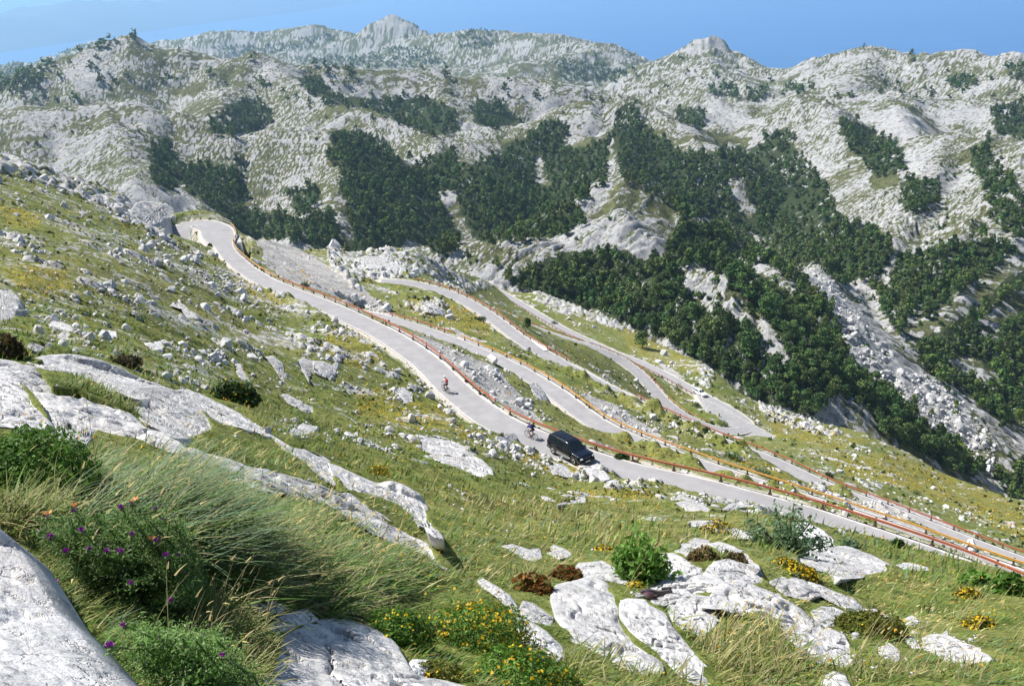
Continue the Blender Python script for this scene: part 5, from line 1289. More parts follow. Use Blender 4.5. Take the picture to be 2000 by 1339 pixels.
# yellow blossom
YM = leaf_mat('yellow_petals', (.85, .85, .85), (1., 1., 1.), .6, .15, 4.)
px, py, h, r = seeds(60000, 400, 1339, 6, 330)
dens = np.where(inside(YEL, px, py), .9, .06)*np.exp(2.6*fbm2(h[:, 0]/2.5*np.clip(30/r, .2, 2), h[:, 1]/2.5*np.clip(30/r, .2, 2), 3, 951))
dens *= np.interp(py, [400, 700, 1100, 1339], [.9, 1., .8, .5]); ok = (rg.random(len(px)) < dens) & (grid_at(farmask, h[:, 0], h[:, 1]) < .5)
px, py, h, r = px[ok], py[ok], h[ok], r[ok]; n = len(px); s = np.clip(.0012*r, .014, .28)*rg.uniform(.5, 1.3, n)
v, f = leaf_quads(h+np.stack([np.zeros(n), np.zeros(n), rg.uniform(.12, .28, n)*np.clip(r/30, .6, 1)], 1), np.tile(np.array([0, -.3, .9]), (n, 1)), s, rg, .5)
cy_ = np.array([.74, .46, .015])*rg.uniform(.7, 1.15, (n, 1))*np.stack([np.ones(n), rg.uniform(.85, 1.1, n), np.ones(n)], 1)
ob = link('yellow_wildflowers', np_mesh('yellow_wildflowers', v, f, YM, False, {'tint': np.repeat(cy_, 4, axis=0)})); tag(ob, kind='stuff')

def dome(rng, w_, d_, h_, n, size, pal, flat=.6, low=.0):
    d = rng.normal(size=(n, 3)); d /= np.linalg.norm(d, axis=1)[:, None]; d[:, 2] = np.abs(d[:, 2])
    rad = (1-.5*rng.random(n)**2)*(1+.22*noise3(d*2.3+rng.uniform(0, 50), 961)+.12*noise3(d*6+3, 963))
    p = d*rad[:, None]*np.array([w_/2, d_/2, h_]); v, f = leaf_quads(p, d, size*rng.uniform(.5, 1.3, n), rng, flat, .5)
    lumps = .5+.5*noise3(d*3.2+7, 965); c = pal[np.clip((lumps*len(pal)+rng.normal(0, .6, n)).astype(int), 0, len(pal)-1)]*rng.uniform(.7, 1.3, (n, 1))
    return v, f, np.repeat(c, 4, axis=0), p, d
PG_ = lambda *a: np.array(a)
PDARK = PG_([.04, .08, .018], [.06, .115, .026], [.09, .15, .04]); PBRIGHT = PG_([.11, .24, .035], [.16, .32, .05], [.22, .37, .08]); PCUSH = PG_([.13, .17, .03], [.20, .22, .035], [.27, .27, .05]); PGREY = PG_([.12, .20, .10], [.17, .27, .14], [.22, .32, .18]); PRED = PG_([.26, .085, .02], [.14, .13, .03], [.32, .14, .03]); PBROWN = PG_([.12, .10, .04], [.19, .13, .05], [.08, .10, .03])
TWIG = plain('brown_twigs', (.13, .09, .06), .9)
YP = np.array([.78, .50, .012])
def shrub(name, px, py, wpx, hpx, pal, label, n=1500, leaf=.03, flowers=0, cat='shrub', flat=.6, hr=1.0, fpal=YP, fs=1.0):
    p = hit([px], [py], 1.2, Z)[0]; r = np.linalg.norm(p); w_ = wpx*r/FPX; h_ = hpx*r/FPX*hr; rng = np.random.default_rng(int(px*7+py))
    root = empty(name, tuple(p-np.array([0, 0, .04]))); tag(root, label, cat)
    v, f, c, q, d = dome(rng, w_, w_*.8, h_, n, leaf, pal, flat)
    link('foliage', np_mesh('foliage', v, f, SHRUBM, False, {'tint': c}), root)
    tb = []
    for i in range(7):
        a = rng.uniform(0, 6.28); tb.append(tube([(0, 0, -.05), (math.cos(a)*w_*.15, math.sin(a)*w_*.15, h_*.4), (math.cos(a)*w_*.33, math.sin(a)*w_*.33, h_*.75)], [leaf*.3, leaf*.22, leaf*.1], 4))
    V, F_ = join(tb); link('stems', np_mesh('stems', V, F_, TWIG), root)
    if flowers:
        k = rng.choice(len(q), min(flowers, len(q)), False); k = k[noise3(d[k]*2.6+11, 967)+.35*d[k, 2]+.25*d[k, 0] > -.05]
        fv, ff = leaf_quads(q[k]*1.05, d[k], np.full(len(k), leaf*.75*fs)*rng.uniform(.6, 1.2, len(k)), rng, .4)
        ob = link('blossom', np_mesh('blossom', fv, ff, YM, False, {'tint': np.repeat(fpal*rng.uniform(.75, 1.1, (len(k), 1)), 4, axis=0)}), root); ob['kind'] = 'stuff'
    return root
shrub('leafy_bush', 40, 935, 260, 95, PBRIGHT, "bright green fine-leaved bush at the left edge below the shaded rock", 9000, .016)
shrub('juniper', 455, 785, 98, 42, PDARK, "dark green juniper with yellow flecks on the slope behind the whaleback rocks", 1800, .09, 60)
shrub('dark_bush', 12, 700, 70, 45, PBROWN*.55, "very dark brownish bush at the left edge below the cut boulder", 900, .07)
shrub('heather_clump', 245, 712, 60, 20, PBROWN*.7, "dark low shrub on the far side of the whaleback rock", 700, .07)
shrub('cushion_bush', 1698, 1236, 130, 36, PCUSH, "rounded yellow-green cushion bush in the gap of the right foreground rocks", 5200, .022)
shrub('grass_tuft', 1752, 1069, 24, 20, PDARK*.9, "round dark green tuft growing on the road edge at lower right", 800, .06)
shrub('rail_shrub', 1965, 1160, 66, 42, PBRIGHT*.75, "dark green shrub in front of the rail end at the right edge", 1300, .05)
shrub('rail_shrub', 1905, 1140, 56, 26, PBRIGHT*.85, "lower green shrub just left of the rail end", 900, .05)
shrub('red_leaved_shrub', 1035, 1150, 90, 34, PRED, "low shrub turning red, left one of two", 1300, .035)
shrub('red_leaved_shrub', 1105, 1130, 70, 30, PRED*.9, "low reddish-orange shrub against the pale humped rock", 1100, .035)
shrub('brown_tuft', 1372, 1092, 60, 28, PBROWN, "brownish-green tuft wedged between white rocks, top of the right outcrop", 1000, .035)
shrub('brown_tuft', 1430, 1095, 60, 20, PBROWN*.9, "flat brownish plant mat under the curved white rock", 800, .035)
shrub('flowering_cushion', 775, 1250, 140, 80, PBRIGHT*.8, "mossy green cushion with few yellow flowers beside the big bottom rock", 5200, .014, 260, hr=.9)
shrub('flowering_cushion', 930, 1262, 230, 100, PBRIGHT*.85, "large green cushion crowned with a band of bright yellow flowers", 7000, .014, 1500, hr=.9, fs=1.3)
shrub('flowering_cushion', 1020, 1345, 220, 85, PBRIGHT*.8, "green cushion dotted with yellow flowers at the bottom edge", 6000, .014, 900, hr=.9, fs=1.2)
shrub('flowering_cushion', 850, 1345, 150, 70, PCUSH*.8, "dry brown-green cushion with sparse yellow flowers at the bottom edge", 4200, .014, 200, hr=.8)
for x, y, w_, lab in ((1532, 1105, 52, "yellow-flowered bush just below the grey-green sapling"), (1400, 1040, 70, "yellow-flowered clump along the low white rock left of the sapling"), (735, 925, 52, "bright yellow-flowered clump in the green turf left of the meadow"), (1180, 1075, 40, "yellow-flowered clump left of the vivid green shrub"),
                      (1890, 1165, 50, "yellow-flowered clump near the right edge below the rail end"), (1560, 1125, 70, "low yellow-flowered patch on the edge of the white rock ridge"), (645, 935, 26, "small yellow-flowered clump at the foot of the sharp-edged rock"), (1915, 1225, 60, "yellow-flowered clump at the right edge among grass"), (1240, 1145, 40, "yellow-flowered tuft behind the shoe")):
    shrub('yellow_flower_clump', x, y, w_, w_*.38, PCUSH, lab, 700, .03, 420, 'flowers')
for x, y, w_, hh_, pal, lab in ((1325, 762, 20, 15, PCUSH*1.1, "yellow-green round bush between the two roads of the low hairpin"), (1360, 793, 18, 9, PDARK, "dark green low bush beside the white car"), (1380, 842, 16, 9, PDARK, "dark green low bush left of the low hairpin"), (1410, 828, 24, 9, PDARK*1.3, "green grassy tip of the road island in the low hairpin"),
                              (1085, 870, 1, 1, None, None), (1215, 895, 30, 11, PDARK, "small dark bush behind the rail above the black car"), (940, 625, 22, 8, PDARK, "dark low bush at the near edge of the red-railed upper road"), (1083, 632, 14, 7, PDARK, "tiny dark bush on the bank between the merging upper roads"), (1430, 895, 36, 14, PBRIGHT*.8, "green bush on the grass above the rail end"), (1490, 930, 36, 16, PGREY*.9, "grey-green bush near the thin red rail"), (1618, 930, 18, 10, PDARK, "small dark bush above the thin red rail at right"), (1790, 965, 16, 8, PDARK, "small dark bush in the yellow-green meadow at right"), (595, 560, 20, 10, PGREY*.8, "grey-green bush on the scree above the red rail"), (410, 480, 8, 5, PDARK, "tiny dark bush inside the upper hairpin")):
    if pal is not None: shrub('roadside_bush', x, y, w_, hh_, pal, lab, 420, .16 if y < 960 else .1, 0, 'bush')
# sapling with open branches
def sapling(px, py, wpx, hpx, label, nst, seed, pal=None, name='sapling', lf=.042, asp=.5):
    if pal is None: pal = PGREY
    p = hit([px], [py], 1.2, Z)[0]; r = np.linalg.norm(p); H = hpx*r/FPX*1.15; W = wpx*r/FPX; rng = np.random.default_rng(seed)
    root = empty(name, tuple(p-np.array([0, 0, .1]))); tag(root, label, name.split('_')[-1]); tb = []; q = []
    for i in range(nst):
        a = rng.uniform(0, 6.28); lx = math.cos(a)*W*.5*rng.uniform(.1, 1); ly = math.sin(a)*W*.3*rng.uniform(.1, 1); hh_ = H*rng.uniform(.35, 1)*(1-.45*abs(lx)/(W*.5)); 
        pts = [np.array([lx*.1, ly*.1, 0]), np.array([lx*.4, ly*.4, hh_*.45]), np.array([lx*.8, ly*.8, hh_*.8]), np.array([lx, ly, hh_])]; tb.append(tube(pts, [.016, .012, .008, .003], 4))
        for k in range(46):
            t = rng.uniform(.25, 1)*3; j = min(int(t), 2); b = pts[j]+(pts[j+1]-pts[j])*(t-j); q.append(b+rng.normal(0, .055, 3))
    V, F_ = join(tb); link('stems', np_mesh('stems', V, F_, TWIG), root); q = np.array(q); n = len(q)
    v, f = leaf_quads(q, rng.normal(size=(n, 3))+np.array([-.3, -.3, .8]), lf*rng.uniform(.6, 1.3, n), rng, .5, asp)
    link('foliage', np_mesh('foliage', v, f, SHRUBM, False, {'tint': np.repeat(pal[rng.integers(3, size=n)]*rng.uniform(.7, 1.3, (n, 1)), 4, axis=0)}), root)
sapling(1535, 1072, 190, 98, "open grey-green sapling with thin stems in front of the main road", 30, 5)
sapling(1252, 1128, 120, 92, "vivid green broad-leaved shrub with upright stems behind the pocked boulder", 46, 8, PBRIGHT*.95, 'leafy_shrub', .045, .4)
sapling(1655, 1066, 46, 30, "small sapling with reddish twig to the right of the grey-green sapling", 7, 6)

# ------------------------------------------------------------------ thistles and butterflies
PURPLE = plain('thistle_purple', (.48, .07, .50), .7, var=.3, scale=60); BULB = plain('thistle_bulb', (.16, .22, .07), .7, var=.3, scale=60)
def flower_head(rng, s):
    n = 46; d = rng.normal(size=(n, 3)); d[:, 2] = np.abs(d[:, 2])+.7; d /= np.linalg.norm(d, axis=1)[:, None]
    v, f = leaf_quads(d*s*.55*rng.uniform(.6, 1.1, (n, 1)), np.cross(d, rng.normal(size=(n, 3))), np.full(n, s*.28), rng, .1); return v, f
def bulb(s):
    bm = bmesh.new(); bmesh.ops.create_icosphere(bm, subdivisions=2, radius=s*.5); v = np.array([x.co[:] for x in bm.verts]); f = np.array([[x.index for x in p.verts] for p in bm.faces]); bm.free()
    v[:, 2] = v[:, 2]*.85-s*.35; return v*(1+.15*noise3(v/s*9, 971))[:, None], f
HEADS = []
for i in range(3):
    v, f = flower_head(np.random.default_rng(980+i), .017); me = np_mesh('flower', v, f, PURPLE, False); HEADS.append(me)
BV, BF = bulb(.017); BULBME = np_mesh('bulb', BV, BF, BULB)
FL1 = "93 1010;78 1037;100 1048;160 1036;141 1057;129 1077;192 1041;145 998;237 991;258 985;303 995;320 1017;258 1044;315 1052;304 1057;298 1068;324 1085;352 1083;284 1101;243 1118;202 1132;198 1082;209 1077;235 1077;173 1074;109 1139;258 1139;334 1173;341 1159"
FL2 = "242 1221;313 1250;434 1281;215 1262"
def thistle(cx, cy, flowers, extra, box, label, seed, rbase):
    rng = np.random.default_rng(seed); base = hit([cx], [cy], 1.2, Z)[0]; root = empty('thistle', tuple(base)); tag(root, label, 'thistle')
    tips = [at_r(x, y, rbase*rng.uniform(.93, 1.04)) for x, y in PG(flowers)]; nf = len(tips)
    for _ in range(extra):
        x = rng.uniform(box[0], box[2]); y = rng.uniform(box[1], box[3])
        if x < 60+(y-1037)*.75+14 and y > 1030: continue
        tips.append(at_r(x, y, rbase*rng.uniform(.95, 1.1)))
    tb = []; Q = []; N_ = []; S_ = []
    for tp in tips:
        gx_, gy_ = tp[0]*.7+base[0]*.3+rng.normal(0, .05), tp[1]+rng.uniform(.1, .35); gz = z_at(gx_, gy_); b = np.array([gx_, gy_, gz-.02]); m = (b+tp)/2+np.array([0, .02, .05])
        tb.append(tube([b-base, m-base, tp-base], [.006, .005, .003], 4))
        L_ = np.linalg.norm(tp-b); n = int(50+120*L_)
        for t in rng.uniform(.05, 1, n):
            c = (1-t)**2*b+2*t*(1-t)*m+t*t*tp; a = rng.normal(size=3); a[2] = abs(a[2])*.5; a /= np.linalg.norm(a)
            for k in range(3): Q.append(c-base+a*(.018+.022*k)*rng.uniform(.7, 1.2)); N_.append(np.array([-.2, -.4, .8])+rng.normal(0, .5, 3)); S_.append(.0115*(1-.2*k))
    V, F_ = join(tb); link('stems', np_mesh('stems', V, F_, BULB), root); n = len(Q)
    v, f = leaf_quads(np.array(Q), np.array(N_), np.array(S_)*rng.uniform(.6, 1.6, n), rng, .6, .3); pal = PG_([.14, .29, .05], [.22, .40, .10], [.36, .47, .20])
    link('leaves', np_mesh('leaves', v, f, SHRUBM, False, {'tint': np.repeat(pal[rng.integers(3, size=n)]*rng.uniform(.65, 1.25, (n, 1)), 4, axis=0)}), root)
    for i in range(nf):
        q = tips[i]-base; sc = rng.uniform(.85, 1.35); o = link('flower', HEADS[i % 3], root, tuple(q), (rng.normal(0, .3), rng.normal(0, .3), rng.uniform(0, 6)), (sc,)*3)
        link('bulb', BULBME, o)
thistle(205, 1150, FL1, 150, (70, 1005, 372, 1230), "large clump of thistles with purple flowers behind the huge white boulder", 51, 3.75)
thistle(300, 1345, FL2, 60, (235, 1235, 430, 1345), "smaller thistle with one big purple flower at the bottom edge", 52, 2.9)
ORANGE = plain('orange_wing', (.62, .22, .05), .7, var=.45, scale=120); DARKB = plain('butterfly_body', (.05, .035, .03), .8)
for x, y, rz, lab in ((94, 1003, .4, "orange butterfly on the leftmost top thistle flower"), (148, 989, -.6, "orange butterfly with half-open wings, second from the left"), (261, 978, 1.0, "pale orange butterfly on the topmost thistle flower"), (296, 1052, .2, "orange butterfly low on the right side of the thistles")):
    p = at_r(x, y, 3.68); root = empty('butterfly', tuple(p), (0, 0, rz)); tag(root, lab, 'butterfly', 'butterflies on the thistles')
    for s in (-1, 1):
        w_ = .72*np.array([[0, -.004, 0], [s*.016, -.016, .012], [s*.024, -.004, .018], [s*.012, .003, .009], [s*.02, .012, .014], [s*.010, .018, .008], [0, .006, 0]]); w2 = w_+np.array([0, 0, .0006])
        fc = [[0, 1, 2, 3], [0, 3, 4, 5], [7, 10, 9, 8], [7, 12, 11, 10]]; link('wing', np_mesh('wing', np.concatenate([w_, w2]), np.array(fc), ORANGE, False), root)
    V, F_ = tube([(0, -.012, .001), (0, 0, .002), (0, .012, .001)], [.0015, .0022, .001], 6); link('body', np_mesh('body', V, F_, DARKB), root)
print('plants', round(time.time()-T0, 1))
# ------------------------------------------------------------------ vehicles
def smooth_car(name, label, L, W, secs, mats, loc, rot, wheel_r, axles, suv, group=None):
    """secs: stations (x, half width low, z low, z shoulder, z top, half width top) from tail to nose"""
    paint, glass, dark, chrome, tyre, lamp, red = mats
    root = empty(name, loc); root.rotation_euler = rot; tag(root, label, 'car', group)
    S = np.array(secs, float); xs = np.linspace(S[0, 0], S[-1, 0], 72)
    def ev(c): return np.interp(xs, S[:, 0], S[:, c])
    def sm(a):
        for _ in range(2): a = np.concatenate([a[:1], .25*a[:-2]+.5*a[1:-1]+.25*a[2:], a[-1:]])
        return a
    wl, zl, zs, zt, wt = [sm(ev(c)) for c in (1, 2, 3, 4, 5)]
    K = []
    for i in range(len(xs)):
        a, b, c, d, e_ = wl[i], zl[i], zs[i], zt[i], wt[i]
        half = [(0, b), (a*.85, b), (a*.97, b+.08), (a, b+(c-b)*.45), (a*.99, c-.10), (a*.96, c-.01), (a*.93, c+.02), (a*.93+(e_-a*.93)*.5, c+.02+(d-c-.02)*.5), (e_, d-.07), (e_*.93, d-.015), (e_*.6, d), (0, d+.015)]
        K.append([(xs[i], y, z) for y, z in half]+[(xs[i], -y, z) for y, z in half[-2:0:-1]])
    V = np.array(K); n, k = V.shape[:2]; i = np.arange(n-1)[:, None]*k; j = np.arange(k)[None]
    Fq = np.stack([i+j, i+k+j, i+k+(j+1) % k, i+(j+1) % k], -1).reshape(-1, 4); VV = V.reshape(-1, 3)
    caps = np.array([list(range(k))[::-1], [(n-1)*k+q for q in range(k)]])
    # wheel arches: cut by pulling the low side inwards
    for ax in axles:
        dd = np.hypot(VV[:, 0]-ax, VV[:, 2]-wheel_r); m = (dd < wheel_r*1.18) & (np.abs(VV[:, 1]) > W*.3); VV[m, 1] *= .80
    link('body', np_mesh('body', VV, [Fq, caps], paint, True), root)
    def patch(nm, x0, x1, f0, f1, m, side, inset=.0):
        """glass on the flank between shoulder and roof, or across"""
        idx = np.flatnonzero((xs >= x0) & (xs <= x1)); P = []
        for q in idx:
            a, c, d, e_ = wl[q], zs[q], zt[q], wt[q]
            for f in (f0, (f0+f1)/2, f1):
                P.append((xs[q], side*(a*.93+(e_-a*.93)*f+.012), c+.02+(d-.05-c)*f))
        P = np.array(P); m_ = len(idx); ii = np.arange(m_-1)[:, None]*3+np.arange(2)[None]; q4 = np.stack([ii, ii+3, ii+4, ii+1], -1).reshape(-1, 4)
        link(nm, np_mesh(nm, P, q4, m, True), root)
    def screen(nm, x0, x1, m):
        P = []; ys = np.linspace(-.9, .9, 7); tt = np.linspace(0, 1, 8)
        for t in tt:
            x = x0+(x1-x0)*t; e_ = np.interp(x, xs, wt); d = np.interp(x, xs, zt)
            for y in ys: P.append((x, y*e_, d+.014-.05*abs(y)**6))
        P = np.array(P); ii = np.arange(7)[:, None]*7+np.arange(6)[None]; q4 = np.stack([ii, ii+7, ii+8, ii+1], -1).reshape(-1, 4); link(nm, np_mesh(nm, P, q4, m, True), root)
    for nm, a, b in suv['screens']: screen(nm, a, b, glass)
    for s in (-1, 1):
        for a, b in suv['side']: patch('side_window', a, b, .16, .86, glass, s)
    # wheels
    def wheel():
        t = []; kk = 24; pr = [(-.11, .62), (-.11, .93), (-.07, 1), (.07, 1), (.11, .93), (.11, .62)]
        V_ = []; 
        for a in np.linspace(0, 2*math.pi, kk, endpoint=False): V_ += [(math.cos(a)*r*wheel_r, y, math.sin(a)*r*wheel_r) for y, r in pr]
        m_ = len(pr); F_ = [[q*m_+p, ((q+1) % kk)*m_+p, ((q+1) % kk)*m_+p+1, q*m_+p+1] for q in range(kk) for p in range(m_-1)]
        R_ = [(0, .07, 0)]; RF = []
        for a in np.linspace(0, 2*math.pi, 20, endpoint=False): R_ += [(math.cos(a)*.64*wheel_r, .095, math.sin(a)*.64*wheel_r), (math.cos(a)*.3*wheel_r, .075 if int(a*20/6.28) % 4 else .05, math.sin(a)*.3*wheel_r)]
        for q in range(20): a = 1+2*q; b = 1+2*((q+1) % 20); RF += [[a, b, b+1, a+1]]
        return np_mesh('wheel', np.array(V_), np.array(F_), tyre), np_mesh('rim', np.array(R_), np.array(RF), chrome)
    tw, rw = wheel()
    for ax in axles:
        for s in (-1, 1):
            o = link('wheel', tw, root, (ax, s*(W/2-.13), wheel_r), (0, 0, 0 if s > 0 else math.pi)); link('rim', rw, o)
    nose = xs[-1]; tail = xs[0]
    def bx(nm, c, s, m, par=None):
        v, f = box_np(*c, *s); bm = bmesh.new(); me = np_mesh(nm, v, f, m, False); bm.from_mesh(me); bmesh.ops.bevel(bm, geom=bm.edges[:], offset=min(s)*.25, segments=2, affect='EDGES'); bm.to_mesh(me); bm.free(); return link(nm, me, par or root)
    zsn = np.interp(nose-.12, xs, zs)
    for s in (-1, 1):
        bx('headlight', (nose-.05, s*W*.36, zsn-.10), (.14, .30, .15), lamp); bx('tail_light', (tail+.03, s*W*.40, np.interp(tail+.1, xs, zs)-.05), (.08, .14, .34), red)
        bx('mirror', (suv['mirror'], s*(W/2+.07), np.interp(suv['mirror'], xs, zs)+.08), (.12, .22, .15), paint)
        if suv.get('rails'):
            x0, x1 = suv['rails']; zt_ = np.interp(x0, xs, zt); bx('roof_rail', ((x0+x1)/2, s*np.interp(x0, xs, wt)*.86, zt_+.035), (x1-x0, .045, .05), suv['railm'])
        if suv.get('step'): bx('side_step', (0, s*(W/2+.02), .42), (1.9, .10, .06), chrome)
        for hx in suv['handles']: bx('door_handle', (hx, s*W*.485, np.interp(hx, xs, zs)-.13), (.18, .035, .035), suv['railm'])
    bx('grille', (nose-.015, 0, zsn-.12), (.07, W*.40, .17), dark); bx('front_bumper', (nose-.05, 0, .46), (.22, W*.92, .22), suv['bumper']); bx('rear_bumper', (tail+.05, 0, .50), (.22, W*.92, .22), suv['bumper'])
    bx('number_plate', (nose+.055, 0, .50), (.02, .52, .11), suv['plate'])
    if suv.get('ribs'):
        x0, x1 = suv['ribs']; 
        for xx in np.linspace(x0, x1, 5): bx('roof_crossbar', (xx, 0, np.interp(xx, xs, zt)+.03), (.05, 1.15, .03), suv['railm'])
    return root
BLACKP = plain('deep_blue_black_paint', (.006, .008, .016), .22, 0, .5, .05, 3., .35); WHITEP = plain('white_car_paint', (.80, .80, .80), .3, 0, .5, .02, 3., 1.)
GLASS = plain('tinted_glass', (.012, .020, .024), .06, 0, .6, .05, 2.); DARKT = plain('black_trim', (.015, .015, .016), .5); CHROME = plain('bright_metal', (.70, .71, .72), .22, .9); TYRE = plain('tyre_rubber', (.02, .02, .02), .85); LAMP = plain('lamp_glass', (.75, .78, .80), .1); REDL = plain('red_lamp', (.45, .02, .02), .2); PLATE = plain('white_plate', (.78, .78, .76), .5)
def on_road(k, px, py, side=0):
    """road point nearest to a picture point, with heading"""
    p = ROADP[k]; qx, qy = project(p); d = np.hypot(qx-px, qy-py); i = int(np.argmin(d)); i = min(max(i, 2), len(p)-3)
    t = p[i+2]-p[i-2]; t /= np.linalg.norm(t); r = np.array([t[1], -t[0], 0]); r /= np.linalg.norm(r)
    return p[i]+r*side+np.array([0, 0, .035]), t
p, t = on_road('top', 1116, 896, .45); yaw = math.atan2(t[1], t[0])-math.radians(9); pit = -math.asin(t[2])+math.radians(1.5)
SUVS = [(-2.42, .80, .52, 1.00, 1.10, .76), (-2.36, .90, .42, 1.06, 1.60, .70), (-2.2, .93, .34, 1.09, 1.78, .72), (-1.2, .95, .32, 1.10, 1.84, .72), (.2, .95, .32, 1.08, 1.82, .70), (.55, .95, .32, 1.07, 1.76, .69), (1.25, .95, .32, 1.06, 1.18, .80), (1.4, .94, .32, 1.05, 1.12, .84), (2.2, .92, .34, 1.00, 1.05, .80), (2.4, .86, .40, .93, .97, .72), (2.46, .78, .46, .82, .86, .62)]
SUVROOT = smooth_car('parked_car', "large black off-road car with roof rack driving on the main road behind the cyclists", 4.9, 1.9, SUVS, (BLACKP, GLASS, DARKT, CHROME, TYRE, LAMP, REDL), tuple(p), (0, pit, yaw), .38, (-1.45, 1.50),
  dict(screens=[('windscreen', .62, 1.24)], side=[(-2.1, -1.2), (-1.1, -.15), (-.05, .75)], mirror=.95, rails=(-2.1, .2), railm=plain('satin_rail', (.10, .11, .12), .35, .6), step=True, handles=(-.3, .7), bumper=BLACKP, plate=PLATE, ribs=(-1.9, .0)))
SUVROOT.name = 'off_road_car'; SUVROOT.scale = (.93,)*3
p, t = on_road('bend', 1370, 772, -.3)
# the white car comes down towards the hairpin: heading to the lower right
if (project(p+t)[0]-project(p)[0]) < 0: t = -t
yaw = math.atan2(t[1], t[0])
WAG = [(-2.30, .74, .48, .86, .92, .66), (-2.22, .84, .34, .92, 1.20, .62), (-2.0, .88, .28, .95, 1.42, .62), (-1.2, .90, .26, .96, 1.50, .62), (-.2, .90, .26, .95, 1.50, .60), (.25, .90, .26, .94, 1.44, .60), (1.1, .90, .26, .92, .98, .74), (1.3, .89, .26, .90, .93, .76), (2.0, .86, .28, .80, .84, .70), (2.25, .80, .32, .70, .73, .60), (2.32, .70, .38, .62, .65, .50)]
smooth_car('estate_car', "small white estate car coming down to the low hairpin by the forest", 4.6, 1.8, WAG, (WHITEP, GLASS, DARKT, CHROME, TYRE, LAMP, REDL), tuple(p), (0, -math.asin(t[2]), yaw), .33, (-1.35, 1.42),
  dict(screens=[('windscreen', .32, 1.05), ('rear_window', -2.2, -2.02)], side=[(-2.0, -1.25), (-1.15, -.2), (-.1, .7)], mirror=.85, rails=(-1.9, .1), railm=plain('grey_rail', (.35, .35, .36), .4, .6), handles=(-.3, .6), bumper=WHITEP, plate=PLATE))

[o for o in COL.objects if o.name == 'estate_car'][0].scale = (1.25,)*3
# ------------------------------------------------------------------ bicycles and riders
FRAMEM = plain('dark_bike_frame', (.03, .03, .035), .35, .3); STEEL = plain('bike_steel', (.45, .45, .46), .3, .9)
def ring(R, r, k=40, m=8):
    V = []; 
    for a in np.linspace(0, 2*math.pi, k, endpoint=False):
        for b in np.linspace(0, 2*math.pi, m, endpoint=False): V.append(((R+r*math.cos(b))*math.cos(a), r*math.sin(b), (R+r*math.cos(b))*math.sin(a)))
    return np.array(V), np.array([[i*m+j, ((i+1) % k)*m+j, ((i+1) % k)*m+(j+1) % m, i*m+(j+1) % m] for i in range(k) for j in range(m)])
def bicycle(loc, rot, label, frame):
    root = empty('bicycle', loc); root.rotation_euler = rot; tag(root, label, 'bicycle')
    ty = np_mesh('wheel', *ring(.335, .022), TYRE); rim = np_mesh('rim', *ring(.305, .012), STEEL)
    sp = []
    for a in np.linspace(0, math.pi, 9, endpoint=False): sp.append(tube([(-.3*math.cos(a), 0, -.3*math.sin(a)), (.3*math.cos(a), 0, .3*math.sin(a))], [.003, .003], 4))
    spm = np_mesh('spokes', *join(sp), STEEL)
    for x in (-.50, .55):
        o = link('wheel', ty, root, (x, 0, .355)); link('rim', rim, o); link('spokes', spm, o)
    B = {'bb': (-.05, 0, .30), 'st': (-.20, 0, .80), 'hd': (.36, 0, .86), 'hl': (.42, 0, .66), 'ra': (-.50, 0, .355), 'fa': (.55, 0, .355)}
    tb = [tube([B['bb'], B['st']], [.018, .018]), tube([B['st'], B['hd']], [.018, .018]), tube([B['bb'], B['hl']], [.022, .022]), tube([B['hd'], B['hl']], [.022, .022]), tube([B['bb'], B['ra']], [.013, .010]), tube([B['st'], B['ra']], [.011, .009])]
    for s in (-.05, .05): tb.append(tube([(.42, s, .66), (.55, s, .355)], [.016, .012]))
    link('frame', np_mesh('frame', *join(tb), frame), root)
    link('handlebar', np_mesh('handlebar', *join([tube([(.40, 0, .86), (.43, 0, 1.0)], [.014, .014]), tube([(.40, -.30, 1.0), (.45, -.12, 1.01), (.45, .12, 1.01), (.40, .30, 1.0)], [.014]*4)]), FRAMEM), root)
    link('saddle', np_mesh('saddle', *join([tube([(-.36, 0, .95), (-.28, 0, .965), (-.05, 0, .955)], [.07, .065, .018], 8), tube([(-.2, 0, .78), (-.22, 0, .94)], [.012, .012])]), DARKT), root)
    link('crank', np_mesh('crank', *join([tube([(-.05, -.08, .30), (-.05, .08, .30)], [.09, .09], 12), tube([(-.05, .10, .30), (.07, .10, .20), (.12, .16, .20)], [.012, .012, .02]), tube([(-.05, -.10, .30), (-.17, -.10, .40), (-.22, -.16, .40)], [.012, .012, .02])]), STEEL), root)
    return root
SKIN = plain('skin', (.50, .30, .21), .6)
def skin_body(name, joints, edges, mat_, parent, levels=2):
    me = bpy.data.meshes.new(name); me.from_pydata([j[0] for j in joints], edges, []); o = link(name, me, parent); me.materials.append(mat_)
    md = o.modifiers.new('skin', 'SKIN'); md.use_smooth_shade = True
    for i, j in enumerate(joints):
        r = j[1] if isinstance(j[1], tuple) else (j[1], j[1]); me.skin_vertices[0].data[i].radius = r
    me.skin_vertices[0].data[0].use_root = True
    sb = o.modifiers.new('sub', 'SUBSURF'); sb.levels = sb.render_levels = levels
    return o
